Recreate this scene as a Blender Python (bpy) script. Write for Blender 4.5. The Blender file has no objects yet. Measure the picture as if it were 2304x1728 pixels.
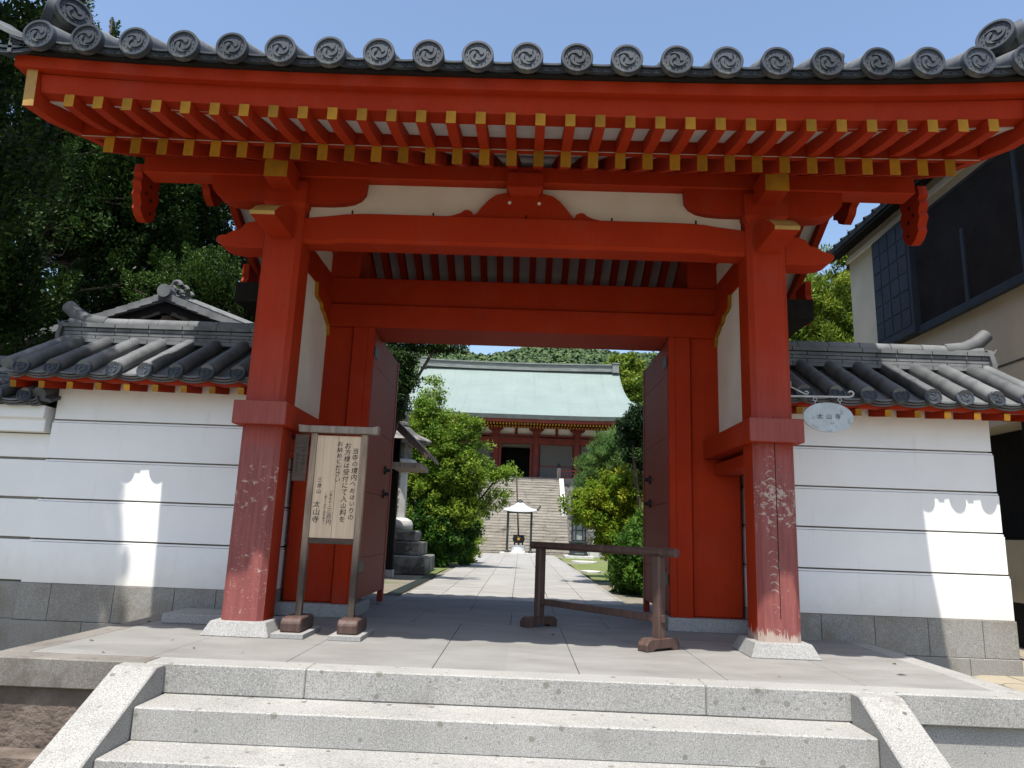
import bpy, bmesh, math, random
import numpy as np
from mathutils import Vector, Matrix

random.seed(7)
SC = bpy.context.scene
COL = SC.collection

# ------------------------------------------------------------------ camera
def make_camera():
    p, r, y = (math.radians(a) for a in (11.688, 2.16, 1.101))
    F = Vector((-math.sin(y)*math.cos(p), math.cos(y)*math.cos(p), math.sin(p)))
    R0 = Vector((math.cos(y), math.sin(y), 0)); U0 = R0.cross(F)
    R = R0*math.cos(r) + U0*math.sin(r); U = R.cross(F)
    cd = bpy.data.cameras.new('camera'); co = bpy.data.objects.new('camera', cd); COL.objects.link(co)
    M = Matrix((R, U, -F)).transposed().to_4x4(); M.translation = (0.0686, -6.4416, 0.9181)
    co.matrix_world = M
    cd.sensor_fit = 'HORIZONTAL'; cd.sensor_width = 36; cd.lens = 36*1618.99/2304
    cd.clip_start = 0.05; cd.clip_end = 3000
    SC.camera = co
make_camera()

# ------------------------------------------------------------------ sky and sun
LIGHT = Vector((0.07, 0.40, -1.0)).normalized()      # direction in which sunlight travels
W = bpy.data.worlds.new('World'); SC.world = W; W.use_nodes = True
nt = W.node_tree; nt.nodes.clear()
sky = nt.nodes.new('ShaderNodeTexSky'); sky.sky_type = 'NISHITA'; sky.sun_disc = False
sky.sun_elevation = math.asin(-LIGHT.z); sky.sun_rotation = math.atan2(-LIGHT.x, -LIGHT.y)
sky.altitude = 100; sky.air_density = 1.2; sky.dust_density = 2.2; sky.ozone_density = 2.5
bg = nt.nodes.new('ShaderNodeBackground'); bg.inputs[1].default_value = 0.15
wo = nt.nodes.new('ShaderNodeOutputWorld')
nt.links.new(sky.outputs[0], bg.inputs[0]); nt.links.new(bg.outputs[0], wo.inputs[0])
sd = bpy.data.lights.new('sun', 'SUN'); sd.energy = 5.0; sd.angle = math.radians(0.53); sd.color = (1.0, 0.955, 0.88)
so = bpy.data.objects.new('sun', sd); COL.objects.link(so)
so.rotation_euler = LIGHT.to_track_quat('-Z', 'Y').to_euler(); so.location = (-5, -20, 40)
SC.view_settings.view_transform = 'Standard'; SC.view_settings.look = 'None'
SC.view_settings.exposure = 0.60; SC.view_settings.gamma = 1
SC.cycles.max_bounces = 8; SC.cycles.diffuse_bounces = 4; SC.cycles.transparent_max_bounces = 8

# ------------------------------------------------------------------ materials
def nodes(m):
    m.use_nodes = True
    n = m.node_tree; n.nodes.clear()
    o = n.nodes.new('ShaderNodeOutputMaterial'); b = n.nodes.new('ShaderNodeBsdfPrincipled')
    n.links.new(b.outputs[0], o.inputs[0])
    return n, b, o
def N(n, t, **kw):
    x = n.nodes.new(t)
    for k, v in kw.items():
        if k.startswith('i_'):
            x.inputs[k[2:].replace('_', ' ')].default_value = v
        else: setattr(x, k, v)
    return x
def coords(n, scale=(1, 1, 1)):
    tc = N(n, 'ShaderNodeTexCoord'); mp = N(n, 'ShaderNodeMapping'); mp.inputs['Scale'].default_value = scale
    n.links.new(tc.outputs['Object'], mp.inputs[0]); return mp.outputs[0]
def noise(n, vec, scale, detail=4, rough=0.55):
    x = N(n, 'ShaderNodeTexNoise'); x.inputs['Scale'].default_value = scale; x.inputs['Detail'].default_value = detail
    x.inputs['Roughness'].default_value = rough; n.links.new(vec, x.inputs['Vector']); return x.outputs['Fac']
def ramp(n, fac, lo, hi, a=0.0, b=1.0):
    x = N(n, 'ShaderNodeMapRange'); x.inputs['From Min'].default_value = lo; x.inputs['From Max'].default_value = hi
    x.inputs['To Min'].default_value = a; x.inputs['To Max'].default_value = b
    n.links.new(fac, x.inputs['Value']); return x.outputs['Result']
def mixc(n, fac, a, b):
    x = N(n, 'ShaderNodeMix', data_type='RGBA')
    if isinstance(fac, float): x.inputs['Factor'].default_value = fac
    else: n.links.new(fac, x.inputs['Factor'])
    for v, i in ((a, 6), (b, 7)):
        if isinstance(v, tuple): x.inputs[i].default_value = (*v[:3], 1)
        else: n.links.new(v, x.inputs[i])
    return x.outputs[2]
def mth(n, op, a, b=None, clamp=False):
    x = N(n, 'ShaderNodeMath', operation=op, use_clamp=clamp)
    for v, i in ((a, 0), (b, 1)):
        if v is None: continue
        if isinstance(v, (int, float)): x.inputs[i].default_value = v
        else: n.links.new(v, x.inputs[i])
    return x.outputs[0]
def bump(n, b, h, strength=0.3, dist=0.01):
    x = N(n, 'ShaderNodeBump'); x.inputs['Strength'].default_value = strength; x.inputs['Distance'].default_value = dist
    n.links.new(h, x.inputs['Height']); n.links.new(x.outputs[0], b.inputs['Normal'])
MATS = {}
def mat(name, c1, c2=None, scale=4, rough=0.6, stretch=(1, 1, 1), bmp=0.0, bscale=60, bdist=0.004, lo=0.35, hi=0.65, metallic=0.0, spec=0.35, stain=None, stain_scale=1.2, stain_lo=0.55, rnd=0.0):
    m = bpy.data.materials.new(name); n, b, o = nodes(m)
    v = coords(n, stretch)
    c2 = c2 or tuple(x*0.75 for x in c1)
    col = mixc(n, ramp(n, noise(n, v, scale, 6, 0.6), lo, hi), c1, c2)
    if stain: col = mixc(n, ramp(n, noise(n, coords(n), stain_scale, 5, 0.65), stain_lo, stain_lo+0.15, 0, 0.8), col, stain)
    if rnd:                                   # each tile or rafter end its own tone
        oi = N(n, 'ShaderNodeObjectInfo'); hs = N(n, 'ShaderNodeHueSaturation'); n.links.new(col, hs.inputs['Color'])
        n.links.new(ramp(n, oi.outputs['Random'], 0, 1, 1-rnd, 1+rnd), hs.inputs['Value']); col = hs.outputs['Color']
    n.links.new(col, b.inputs['Base Color'])
    b.inputs['Roughness'].default_value = rough; b.inputs['Metallic'].default_value = metallic
    b.inputs['Specular IOR Level'].default_value = spec
    if bmp: bump(n, b, noise(n, v, bscale, 3), bmp, bdist)
    MATS[name] = m; return m

def granite(name, base, dark, fleck=(0.09, 0.09, 0.09), spots=True, grime=(0.13, 0.115, 0.10), grime_lo=0.58, coarse=260):
    m = bpy.data.materials.new(name); n, b, o = nodes(m)
    v = coords(n)
    col = mixc(n, ramp(n, noise(n, v, 1.6, 5), 0.35, 0.7), base, dark)
    f = noise(n, v, coarse*0.5, 2, 0.7)
    col = mixc(n, ramp(n, f, 0.54, 0.64, 0, 0.68), col, fleck)
    col = mixc(n, ramp(n, f, 0.43, 0.33, 0, 0.6), col, tuple(min(1, x*1.7) for x in base))
    if spots:
        vo = N(n, 'ShaderNodeTexVoronoi'); vo.inputs['Scale'].default_value = 11; vo.inputs['Randomness'].default_value = 1
        n.links.new(v, vo.inputs['Vector'])
        sep = N(n, 'ShaderNodeSeparateColor'); n.links.new(vo.outputs['Color'], sep.inputs[0])
        rad = ramp(n, sep.outputs[0], 0.30, 1.0, -0.04, 0.24)
        wob = mth(n, 'MULTIPLY', mth(n, 'SUBTRACT', noise(n, v, 60, 2), 0.5), 0.12)
        spot = ramp(n, mth(n, 'SUBTRACT', mth(n, 'ADD', vo.outputs['Distance'], wob), rad), -0.01, 0.02, 0.85, 0.0)
        tone = mixc(n, ramp(n, sep.outputs[1], 0.3, 0.7), (0.075, 0.072, 0.062), (0.17, 0.17, 0.14))
        col = mixc(n, spot, col, tone)
    col = mixc(n, ramp(n, noise(n, v, 2.3, 8, 0.7), grime_lo, grime_lo+0.18, 0, 0.65), col, grime)
    n.links.new(col, b.inputs['Base Color']); b.inputs['Roughness'].default_value = 0.75
    b.inputs['Specular IOR Level'].default_value = 0.3
    bump(n, b, f, 0.25, 0.003)
    MATS[name] = m; return m

RED = (0.37, 0.030, 0.0045)
def red_paint(name, weather):
    m = bpy.data.materials.new(name); n, b, o = nodes(m)
    v = coords(n); tc = N(n, 'ShaderNodeTexCoord'); sp = N(n, 'ShaderNodeSeparateXYZ'); n.links.new(tc.outputs['Object'], sp.inputs[0])
    g = noise(n, coords(n, (14, 14, 1.2)), 3, 5)
    col = mixc(n, ramp(n, noise(n, v, 1.3, 4), 0.3, 0.7), RED, (0.285, 0.020, 0.004))
    col = mixc(n, ramp(n, g, 0.45, 0.75, 0, 0.35), col, (0.235, 0.02, 0.006))
    col = mixc(n, ramp(n, noise(n, coords(n, (1, 1, 0.6)), 2.4, 8, 0.68), 0.53, 0.75, 0, 0.5), col, (0.30, 0.052, 0.034))
    col = mixc(n, ramp(n, noise(n, coords(n, (3, 3, 3)), 3.0, 9, 0.75), 0.60, 0.70, 0, 0.35), col, (0.16, 0.018, 0.010))
    rough = 0.5
    if weather:
        geo = N(n, 'ShaderNodeNewGeometry'); gs = N(n, 'ShaderNodeSeparateXYZ'); n.links.new(geo.outputs['Normal'], gs.inputs[0])
        front = ramp(n, gs.outputs['Y'], -0.25, -0.75)
        z = sp.outputs['Z']
        edge = mth(n, 'ADD', z, mth(n, 'MULTIPLY', mth(n, 'SUBTRACT', noise(n, v, 5, 4), 0.5), 0.35))
        up = ramp(n, edge, 2.0, 2.7, 0.45, 0.06)
        low = mth(n, 'MAXIMUM', ramp(n, edge, 1.52, 1.76, 1.0, 0.55), 0.0)
        low = mth(n, 'MULTIPLY', low, ramp(n, z, 1.766, 1.767, 1, 0))
        belt = mth(n, 'MULTIPLY', mth(n, 'MULTIPLY', ramp(n, z, 1.766, 1.767), ramp(n, z, 1.977, 1.976)), 0.80)
        low = mth(n, 'MAXIMUM', low, belt)
        fade = mth(n, 'MULTIPLY', front, mth(n, 'MAXIMUM', up, low))
        faded = mixc(n, ramp(n, g, 0.35, 0.7), (0.25, 0.082, 0.073), (0.185, 0.060, 0.056))
        col = mixc(n, fade, col, faded)
        # flaked paint, scratches and bare wood at the foot
        zone = noise(n, v, 2.6, 4)
        below = mth(n, 'MULTIPLY', front, ramp(n, z, 1.78, 1.55))
        fl = noise(n, coords(n, (12, 12, 16)), 1.5, 9, 0.75)
        band = mth(n, 'MULTIPLY', ramp(n, z, 0.95, 1.1), ramp(n, z, 1.5, 1.35))
        thr = mth(n, 'ADD', mth(n, 'ADD', fl, mth(n, 'MULTIPLY', zone, 0.30)), mth(n, 'MULTIPLY', band, 0.085))
        flake = ramp(n, thr, 0.797, 0.82)
        speck = mth(n, 'MULTIPLY', ramp(n, noise(n, v, 70, 3, 0.6), 0.66, 0.70), ramp(n, zone, 0.44, 0.56))
        vs = mth(n, 'MULTIPLY', ramp(n, noise(n, coords(n, (55, 55, 2.0)), 1.3, 4, 0.6), 0.665, 0.69), ramp(n, noise(n, v, 5, 3), 0.50, 0.58))
        # cathedral grain worn pale along the middle of the right-hand post
        gx = mth(n, 'SUBTRACT', sp.outputs['X'], 2.205); gz = mth(n, 'ADD', z, mth(n, 'MULTIPLY', mth(n, 'MULTIPLY', gx, gx), 16))
        gz = mth(n, 'ADD', gz, mth(n, 'MULTIPLY', noise(n, v, 9, 3), 0.035))
        arc = ramp(n, mth(n, 'FRACT', mth(n, 'DIVIDE', gz, 0.062)), 0.78, 0.86)
        arc = mth(n, 'MULTIPLY', arc, mth(n, 'MULTIPLY', ramp(n, mth(n, 'ABSOLUTE', gx), 0.050, 0.030), ramp(n, mth(n, 'ADD', fl, mth(n, 'MULTIPLY', zone, 0.5)), 0.74, 0.80)))
        scr = mth(n, 'MULTIPLY', mth(n, 'MAXIMUM', mth(n, 'MAXIMUM', speck, vs), arc), below)
        flake = mth(n, 'MULTIPLY', flake, below)
        bare = ramp(n, mth(n, 'ADD', z, mth(n, 'MULTIPLY', noise(n, coords(n, (26, 26, 4)), 1.4, 6, 0.7), -0.42)), -0.045, -0.02, 1, 0)
        bare = mth(n, 'MULTIPLY', bare, ramp(n, sp.outputs['X'], 1.0, 1.6))
        wood = mth(n, 'MAXIMUM', mth(n, 'MAXIMUM', flake, scr), bare)
        col = mixc(n, mth(n, 'MULTIPLY', wood, 0.72), col, (0.46, 0.40, 0.335))
    n.links.new(col, b.inputs['Base Color']); b.inputs['Roughness'].default_value = 0.65
    b.inputs['Specular IOR Level'].default_value = 0.12
    bump(n, b, g, 0.12, 0.004)
    MATS[name] = m
red_paint('red', False); red_paint('red_worn', True)
mat('red_door', (0.27, 0.026, 0.012), (0.20, 0.019, 0.009), 3, 0.55, (12, 12, 1), 0.1, 20)
mat('red_hall', (0.20, 0.036, 0.026), (0.13, 0.026, 0.02), 2, 0.7)
mat('ochre', (0.37, 0.18, 0.016), (0.27, 0.125, 0.014), 7, 0.7, spec=0.15, rnd=0.25)
mat('ochre_faded', (0.40, 0.24, 0.06), (0.31, 0.17, 0.04), 6, 0.6)
mat('plaster', (0.82, 0.815, 0.80), (0.775, 0.77, 0.75), 2.2, 0.85, bmp=0.06, bscale=90)
def plaster_wall():
    m = bpy.data.materials.new('wall_plaster'); n, b, o = nodes(m); v = coords(n)
    tc = N(n, 'ShaderNodeTexCoord'); sp = N(n, 'ShaderNodeSeparateXYZ'); n.links.new(tc.outputs['Object'], sp.inputs[0]); z = sp.outputs['Z']
    col = mixc(n, ramp(n, noise(n, v, 1.7, 6), 0.3, 0.7), (0.83, 0.825, 0.81), (0.77, 0.765, 0.75))
    run = noise(n, coords(n, (7, 7, 0.7)), 1.6, 6, 0.65)
    eave = mth(n, 'MULTIPLY', ramp(n, mth(n, 'ADD', z, mth(n, 'MULTIPLY', run, 0.5)), 2.18, 2.9), 0.30)
    col = mixc(n, eave, col, (0.55, 0.47, 0.38))
    streak = mth(n, 'MULTIPLY', ramp(n, run, 0.60, 0.72), 0.22); col = mixc(n, streak, col, (0.52, 0.50, 0.47))
    foot = mth(n, 'MULTIPLY', ramp(n, mth(n, 'ADD', z, mth(n, 'MULTIPLY', noise(n, v, 4, 6, 0.7), -0.5)), 0.32, 0.02), 0.5)
    col = mixc(n, foot, col, (0.60, 0.55, 0.46))
    n.links.new(col, b.inputs['Base Color']); b.inputs['Roughness'].default_value = 0.9; b.inputs['Specular IOR Level'].default_value = 0.2
    bump(n, b, noise(n, v, 30, 5), 0.08, 0.006); MATS['wall_plaster'] = m
plaster_wall()
mat('gate_plaster', (0.74, 0.69, 0.62), (0.66, 0.60, 0.52), 2, 0.85)
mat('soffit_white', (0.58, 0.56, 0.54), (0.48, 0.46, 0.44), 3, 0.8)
mat('tile', (0.055, 0.064, 0.078), (0.033, 0.039, 0.049), 3, 0.5, bmp=0.08, bscale=40, spec=0.22, stain=(0.13, 0.14, 0.13), stain_scale=5, stain_lo=0.57, rnd=0.28)  # eave-face tile, base colour darkened to carry its shade
mat('tile_lit', (0.16, 0.165, 0.17), (0.095, 0.10, 0.105), 3, 0.6, bmp=0.08, bscale=40, spec=0.15, stain=(0.07, 0.075, 0.075), stain_scale=3.2, stain_lo=0.56, rnd=0.22)  # same roof tile in a paler colour that stands in for sunlight
mat('tile_dark', (0.03, 0.03, 0.032), (0.02, 0.02, 0.022), 5, 0.7, spec=0.1)
mat('black_wood', (0.013, 0.012, 0.011), (0.02, 0.018, 0.017), 4, 0.75, (8, 8, 1), spec=0.08)
mat('dark_wood', (0.075, 0.048, 0.035), (0.045, 0.03, 0.022), 3, 0.65, (3, 18, 18), 0.15, 20)
mat('brown_wood', (0.10, 0.058, 0.045), (0.055, 0.032, 0.026), 2, 0.6, (14, 14, 2), 0.2, 14, stain=(0.15, 0.10, 0.075), stain_scale=4, stain_lo=0.6)
mat('grey_wood', (0.30, 0.245, 0.20), (0.16, 0.13, 0.105), 1.6, 0.75, (14, 14, 1.2), 0.15, 10)
def frame_wood():
    m = bpy.data.materials.new('frame_wood'); n, b, o = nodes(m); v = coords(n, (12, 12, 1.3))
    tc = N(n, 'ShaderNodeTexCoord'); sp = N(n, 'ShaderNodeSeparateXYZ'); n.links.new(tc.outputs['Object'], sp.inputs[0])
    g = noise(n, v, 1.6, 6)
    col = mixc(n, ramp(n, g, 0.35, 0.65), (0.40, 0.30, 0.22), (0.20, 0.145, 0.105))
    dk = ramp(n, mth(n, 'ADD', sp.outputs['Z'], mth(n, 'MULTIPLY', g, 0.5)), 0.78, 1.15, 0.92, 0.0)
    col = mixc(n, dk, col, (0.045, 0.036, 0.03))
    n.links.new(col, b.inputs['Base Color']); b.inputs['Roughness'].default_value = 0.8; b.inputs['Specular IOR Level'].default_value = 0.2
    bump(n, b, g, 0.15, 0.004); MATS['frame_wood'] = m
frame_wood()
mat('black_iron', (0.015, 0.016, 0.017), (0.03, 0.03, 0.03), 12, 0.45, metallic=0.6)
mat('ink', (0.012, 0.011, 0.010), (0.02, 0.018, 0.016), 20, 0.7)
mat('steel', (0.50, 0.50, 0.49), (0.34, 0.34, 0.33), 10, 0.45, metallic=0.4)
mat('sign_metal', (0.44, 0.48, 0.50), (0.36, 0.40, 0.41), 9, 0.5, stain=(0.14, 0.14, 0.13), stain_scale=13, stain_lo=0.55, bmp=0.05)
mat('bronze', (0.045, 0.06, 0.058), (0.03, 0.035, 0.034), 7, 0.45, metallic=0.5)
mat('bright_metal', (0.72, 0.73, 0.74), (0.62, 0.63, 0.64), 6, 0.42, metallic=0.25)
mat('lantern_glass', (0.25, 0.28, 0.27), (0.18, 0.2, 0.2), 3, 0.15)
mat('cream_wall', (0.60, 0.52, 0.385), (0.52, 0.445, 0.325), 1.5, 0.9, bmp=0.25, bscale=160, bdist=0.006)
mat('beige_low', (0.52, 0.44, 0.30), (0.42, 0.35, 0.24), 2, 0.9)
mat('louver', (0.062, 0.056, 0.055), (0.045, 0.04, 0.04), 3, 0.7, spec=0.08)
mat('shutter_metal', (0.034, 0.040, 0.052), (0.024, 0.029, 0.038), 4, 0.6, spec=0.12)
def copper_roof():
    m = bpy.data.materials.new('copper_green'); n, b, o = nodes(m); v = coords(n)
    tc = N(n, 'ShaderNodeTexCoord'); sp = N(n, 'ShaderNodeSeparateXYZ'); n.links.new(tc.outputs['Object'], sp.inputs[0])
    col = mixc(n, ramp(n, noise(n, v, 0.5, 6, 0.6), 0.3, 0.7), (0.20, 0.245, 0.230), (0.165, 0.212, 0.197))
    col = mixc(n, ramp(n, noise(n, coords(n, (2.5, 0.10, 0.10)), 1.2, 6, 0.7), 0.52, 0.72, 0, 0.55), col, (0.13, 0.155, 0.135))
    col = mixc(n, ramp(n, noise(n, coords(n, (0.35, 9, 0.35)), 1.0, 3, 0.6), 0.5, 0.7, 0, 0.4), col, (0.21, 0.275, 0.262))
    crs = ramp(n, mth(n, 'FRACT', mth(n, 'DIVIDE', sp.outputs['Y'], 0.30)), 0.0, 0.14, 0.45, 0.0)
    col = mixc(n, crs, col, (0.10, 0.145, 0.135))
    jx = mth(n, 'ADD', mth(n, 'DIVIDE', sp.outputs['X'], 0.85), mth(n, 'MULTIPLY', mth(n, 'FLOOR', mth(n, 'DIVIDE', sp.outputs['Y'], 0.30)), 0.37))
    col = mixc(n, ramp(n, mth(n, 'FRACT', jx), 0.0, 0.05, 0.45, 0.0), col, (0.11, 0.15, 0.14))
    n.links.new(col, b.inputs['Base Color']); b.inputs['Roughness'].default_value = 0.65; b.inputs['Specular IOR Level'].default_value = 0.25
    MATS['copper_green'] = m
copper_roof()
mat('copper_edge', (0.10, 0.12, 0.115), (0.075, 0.085, 0.08), 2, 0.6)
mat('ridge_grey', (0.20, 0.22, 0.21), (0.12, 0.13, 0.115), 1.5, 0.7, (1, 5, 8))
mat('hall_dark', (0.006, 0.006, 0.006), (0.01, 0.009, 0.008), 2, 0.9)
mat('stair_stone', (0.38, 0.35, 0.295), (0.24, 0.215, 0.18), 1.3, 0.85, (1, 3, 6), stain=(0.10, 0.09, 0.075), stain_scale=1.6, stain_lo=0.55)
mat('old_stone', (0.22, 0.21, 0.19), (0.07, 0.068, 0.06), 2.2, 0.9, bmp=0.5, bscale=18, bdist=0.02, lo=0.4, hi=0.55, stain=(0.42, 0.41, 0.38), stain_scale=3.5, stain_lo=0.6)
mat('pale_stone', (0.50, 0.49, 0.46), (0.38, 0.37, 0.34), 5, 0.85, bmp=0.2, bscale=50)
mat('rough_earth', (0.17, 0.135, 0.11), (0.085, 0.066, 0.053), 3.5, 0.95, bmp=0.9, bscale=14, bdist=0.03, stain=(0.20, 0.13, 0.085), stain_scale=2, stain_lo=0.6)
mat('soil', (0.20, 0.18, 0.14), (0.14, 0.125, 0.095), 1.2, 0.95, bmp=0.4, bscale=25, bdist=0.01, stain=(0.09, 0.12, 0.03), stain_scale=0.7, stain_lo=0.52)
mat('moss', (0.09, 0.13, 0.028), (0.14, 0.15, 0.05), 3, 0.95, bmp=0.6, bscale=30, bdist=0.02)
mat('hill_floor', (0.05, 0.075, 0.03), (0.035, 0.055, 0.022), 0.2, 0.95)
mat('bark', (0.12, 0.09, 0.065), (0.06, 0.045, 0.034), 3, 0.95, (6, 6, 1), 0.6, 10, 0.02)
mat('pale_bark', (0.24, 0.20, 0.15), (0.14, 0.11, 0.085), 3, 0.95, (6, 6, 1), 0.4, 10, 0.02)
granite('granite', (0.32, 0.313, 0.295), (0.255, 0.25, 0.235), spots=True)
granite('granite_clean', (0.30, 0.297, 0.285), (0.255, 0.25, 0.24), spots=False, grime_lo=0.66)
granite('granite_stained', (0.20, 0.185, 0.165), (0.13, 0.118, 0.10), spots=True, grime=(0.075, 0.062, 0.05), grime_lo=0.48)
granite('wall_stone', (0.262, 0.253, 0.232), (0.20, 0.19, 0.17), spots=False, grime=(0.16, 0.125, 0.08), grime_lo=0.48)

def floor_stone(name, base, xs, ys, joint=0.006, offset_rows=False, row=1.0):
    """flags with joints cut at real positions (object space): joints darken a few mm wide"""
    m = bpy.data.materials.new(name); n, b, o = nodes(m)
    v = coords(n)
    tc = N(n, 'ShaderNodeTexCoord'); sp = N(n, 'ShaderNodeSeparateXYZ'); n.links.new(tc.outputs['Object'], sp.inputs[0])
    br = N(n, 'ShaderNodeTexBrick', offset=0.0 if not offset_rows else 0.5, squash=1)
    br.inputs['Scale'].default_value = 1; br.inputs['Mortar Size'].default_value = joint
    br.inputs['Brick Width'].default_value = xs; br.inputs['Row Height'].default_value = ys
    br.inputs['Mortar Smooth'].default_value = 0.3; br.inputs['Bias'].default_value = 0
    br.inputs['Color1'].default_value = (*base, 1); br.inputs['Color2'].default_value = (*(x*0.88 for x in base), 1)
    br.inputs['Mortar'].default_value = (0.085, 0.08, 0.07, 1)
    n.links.new(v, br.inputs['Vector'])
    col = br.outputs['Color']
    f = noise(n, v, 130, 2, 0.7)
    mixm = N(n, 'ShaderNodeMix', data_type='RGBA', blend_type='MULTIPLY'); mixm.inputs['Factor'].default_value = 1
    n.links.new(col, mixm.inputs[6])
    g = mixc(n, ramp(n, noise(n, coords(n, (1, 2.2, 1)), 1.1, 7, 0.65), 0.35, 0.7), (1.08, 1.07, 1.05), (0.74, 0.72, 0.69))
    n.links.new(g, mixm.inputs[7])
    col = mixc(n, ramp(n, f, 0.5, 0.68, 0, 0.35), mixm.outputs[2], (0.13, 0.13, 0.125))
    n.links.new(col, b.inputs['Base Color']); b.inputs['Roughness'].default_value = 0.7; b.inputs['Specular IOR Level'].default_value = 0.3
    bump(n, b, f, 0.12, 0.003)
    MATS[name] = m
floor_stone('platform_flags', (0.245, 0.242, 0.232), 90.0, 90.0, 0.0)
floor_stone('path_flags', (0.315, 0.308, 0.292), 0.624, 0.93, 0.008)
floor_stone('beige_paving', (0.35, 0.31, 0.235), 0.8, 0.6, 0.012, True)

def board_face():
    m = bpy.data.materials.new('board'); n, b, o = nodes(m)
    v = coords(n, (22, 22, 0.9))
    col = mixc(n, ramp(n, noise(n, v, 1.5, 6, 0.6), 0.3, 0.7), (0.62, 0.47, 0.325), (0.47, 0.345, 0.235))
    col = mixc(n, ramp(n, noise(n, coords(n), 1.7, 3), 0.5, 0.75, 0, 0.5), col, (0.44, 0.33, 0.25))
    n.links.new(col, b.inputs['Base Color']); b.inputs['Roughness'].default_value = 0.75
    MATS['board'] = m
board_face()

def lattice_mat():
    m = bpy.data.materials.new('lattice'); n, b, o = nodes(m)
    v = coords(n)
    br = N(n, 'ShaderNodeTexBrick', offset=0.0); br.inputs['Scale'].default_value = 1
    br.inputs['Brick Width'].default_value = 0.085; br.inputs['Row Height'].default_value = 0.085; br.inputs['Mortar Size'].default_value = 0.03
    mp = N(n, 'ShaderNodeMapping'); mp.inputs['Rotation'].default_value = (math.radians(90), 0, 0)
    tc = N(n, 'ShaderNodeTexCoord'); n.links.new(tc.outputs['Object'], mp.inputs[0]); n.links.new(mp.outputs[0], br.inputs['Vector'])
    br.inputs['Color1'].default_value = (0.012, 0.012, 0.012, 1); br.inputs['Color2'].default_value = (0.03, 0.03, 0.03, 1)
    br.inputs['Mortar'].default_value = (0.12, 0.108, 0.10, 1)
    n.links.new(br.outputs['Color'], b.inputs['Base Color']); b.inputs['Roughness'].default_value = 0.8
    MATS['lattice'] = m
lattice_mat()

def leaf_mat(name, dark, mid, light, trans=0.35, gloss=0.45):
    m = bpy.data.materials.new(name); n = None
    m.use_nodes = True; n = m.node_tree; n.nodes.clear()
    o = n.nodes.new('ShaderNodeOutputMaterial'); b = n.nodes.new('ShaderNodeBsdfPrincipled'); t = n.nodes.new('ShaderNodeBsdfTranslucent')
    mx = n.nodes.new('ShaderNodeMixShader'); mx.inputs[0].default_value = trans
    at = n.nodes.new('ShaderNodeAttribute'); at.attribute_name = 'tint'
    cr = n.nodes.new('ShaderNodeValToRGB'); e = cr.color_ramp.elements
    e[0].position = 0.0; e[0].color = (*dark, 1); e[1].position = 1.0; e[1].color = (*light, 1)
    k = e.new(0.5); k.color = (*mid, 1)
    n.links.new(at.outputs['Fac'], cr.inputs[0]); n.links.new(cr.outputs[0], b.inputs['Base Color']); n.links.new(cr.outputs[0], t.inputs[0])
    b.inputs['Roughness'].default_value = gloss; b.inputs['Specular IOR Level'].default_value = 0.1
    n.links.new(b.outputs[0], mx.inputs[1]); n.links.new(t.outputs[0], mx.inputs[2]); n.links.new(mx.outputs[0], o.inputs[0])
    MATS[name] = m
leaf_mat('juniper_leaf', (0.012, 0.026, 0.008), (0.030, 0.062, 0.014), (0.075, 0.14, 0.026), 0.2)
leaf_mat('broad_leaf', (0.04, 0.09, 0.014), (0.10, 0.185, 0.022), (0.22, 0.31, 0.035), 0.42)
leaf_mat('shrub_leaf', (0.02, 0.06, 0.012), (0.05, 0.12, 0.016), (0.11, 0.20, 0.024), 0.35)
leaf_mat('maple_leaf', (0.06, 0.125, 0.012), (0.145, 0.235, 0.017), (0.34, 0.34, 0.03), 0.45)
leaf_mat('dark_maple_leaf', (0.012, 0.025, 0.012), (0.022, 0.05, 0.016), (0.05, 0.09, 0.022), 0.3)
leaf_mat('pine_leaf', (0.05, 0.10, 0.032), (0.10, 0.19, 0.05), (0.17, 0.27, 0.07), 0.3)
leaf_mat('camphor_leaf', (0.05, 0.09, 0.012), (0.11, 0.17, 0.02), (0.20, 0.25, 0.03), 0.3)
leaf_mat('hill_leaf', (0.042, 0.072, 0.036), (0.07, 0.108, 0.048), (0.12, 0.158, 0.06), 0.0, 0.9)
mat('groove', (0.30, 0.27, 0.22), (0.20, 0.18, 0.15), 5, 0.9)

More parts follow.
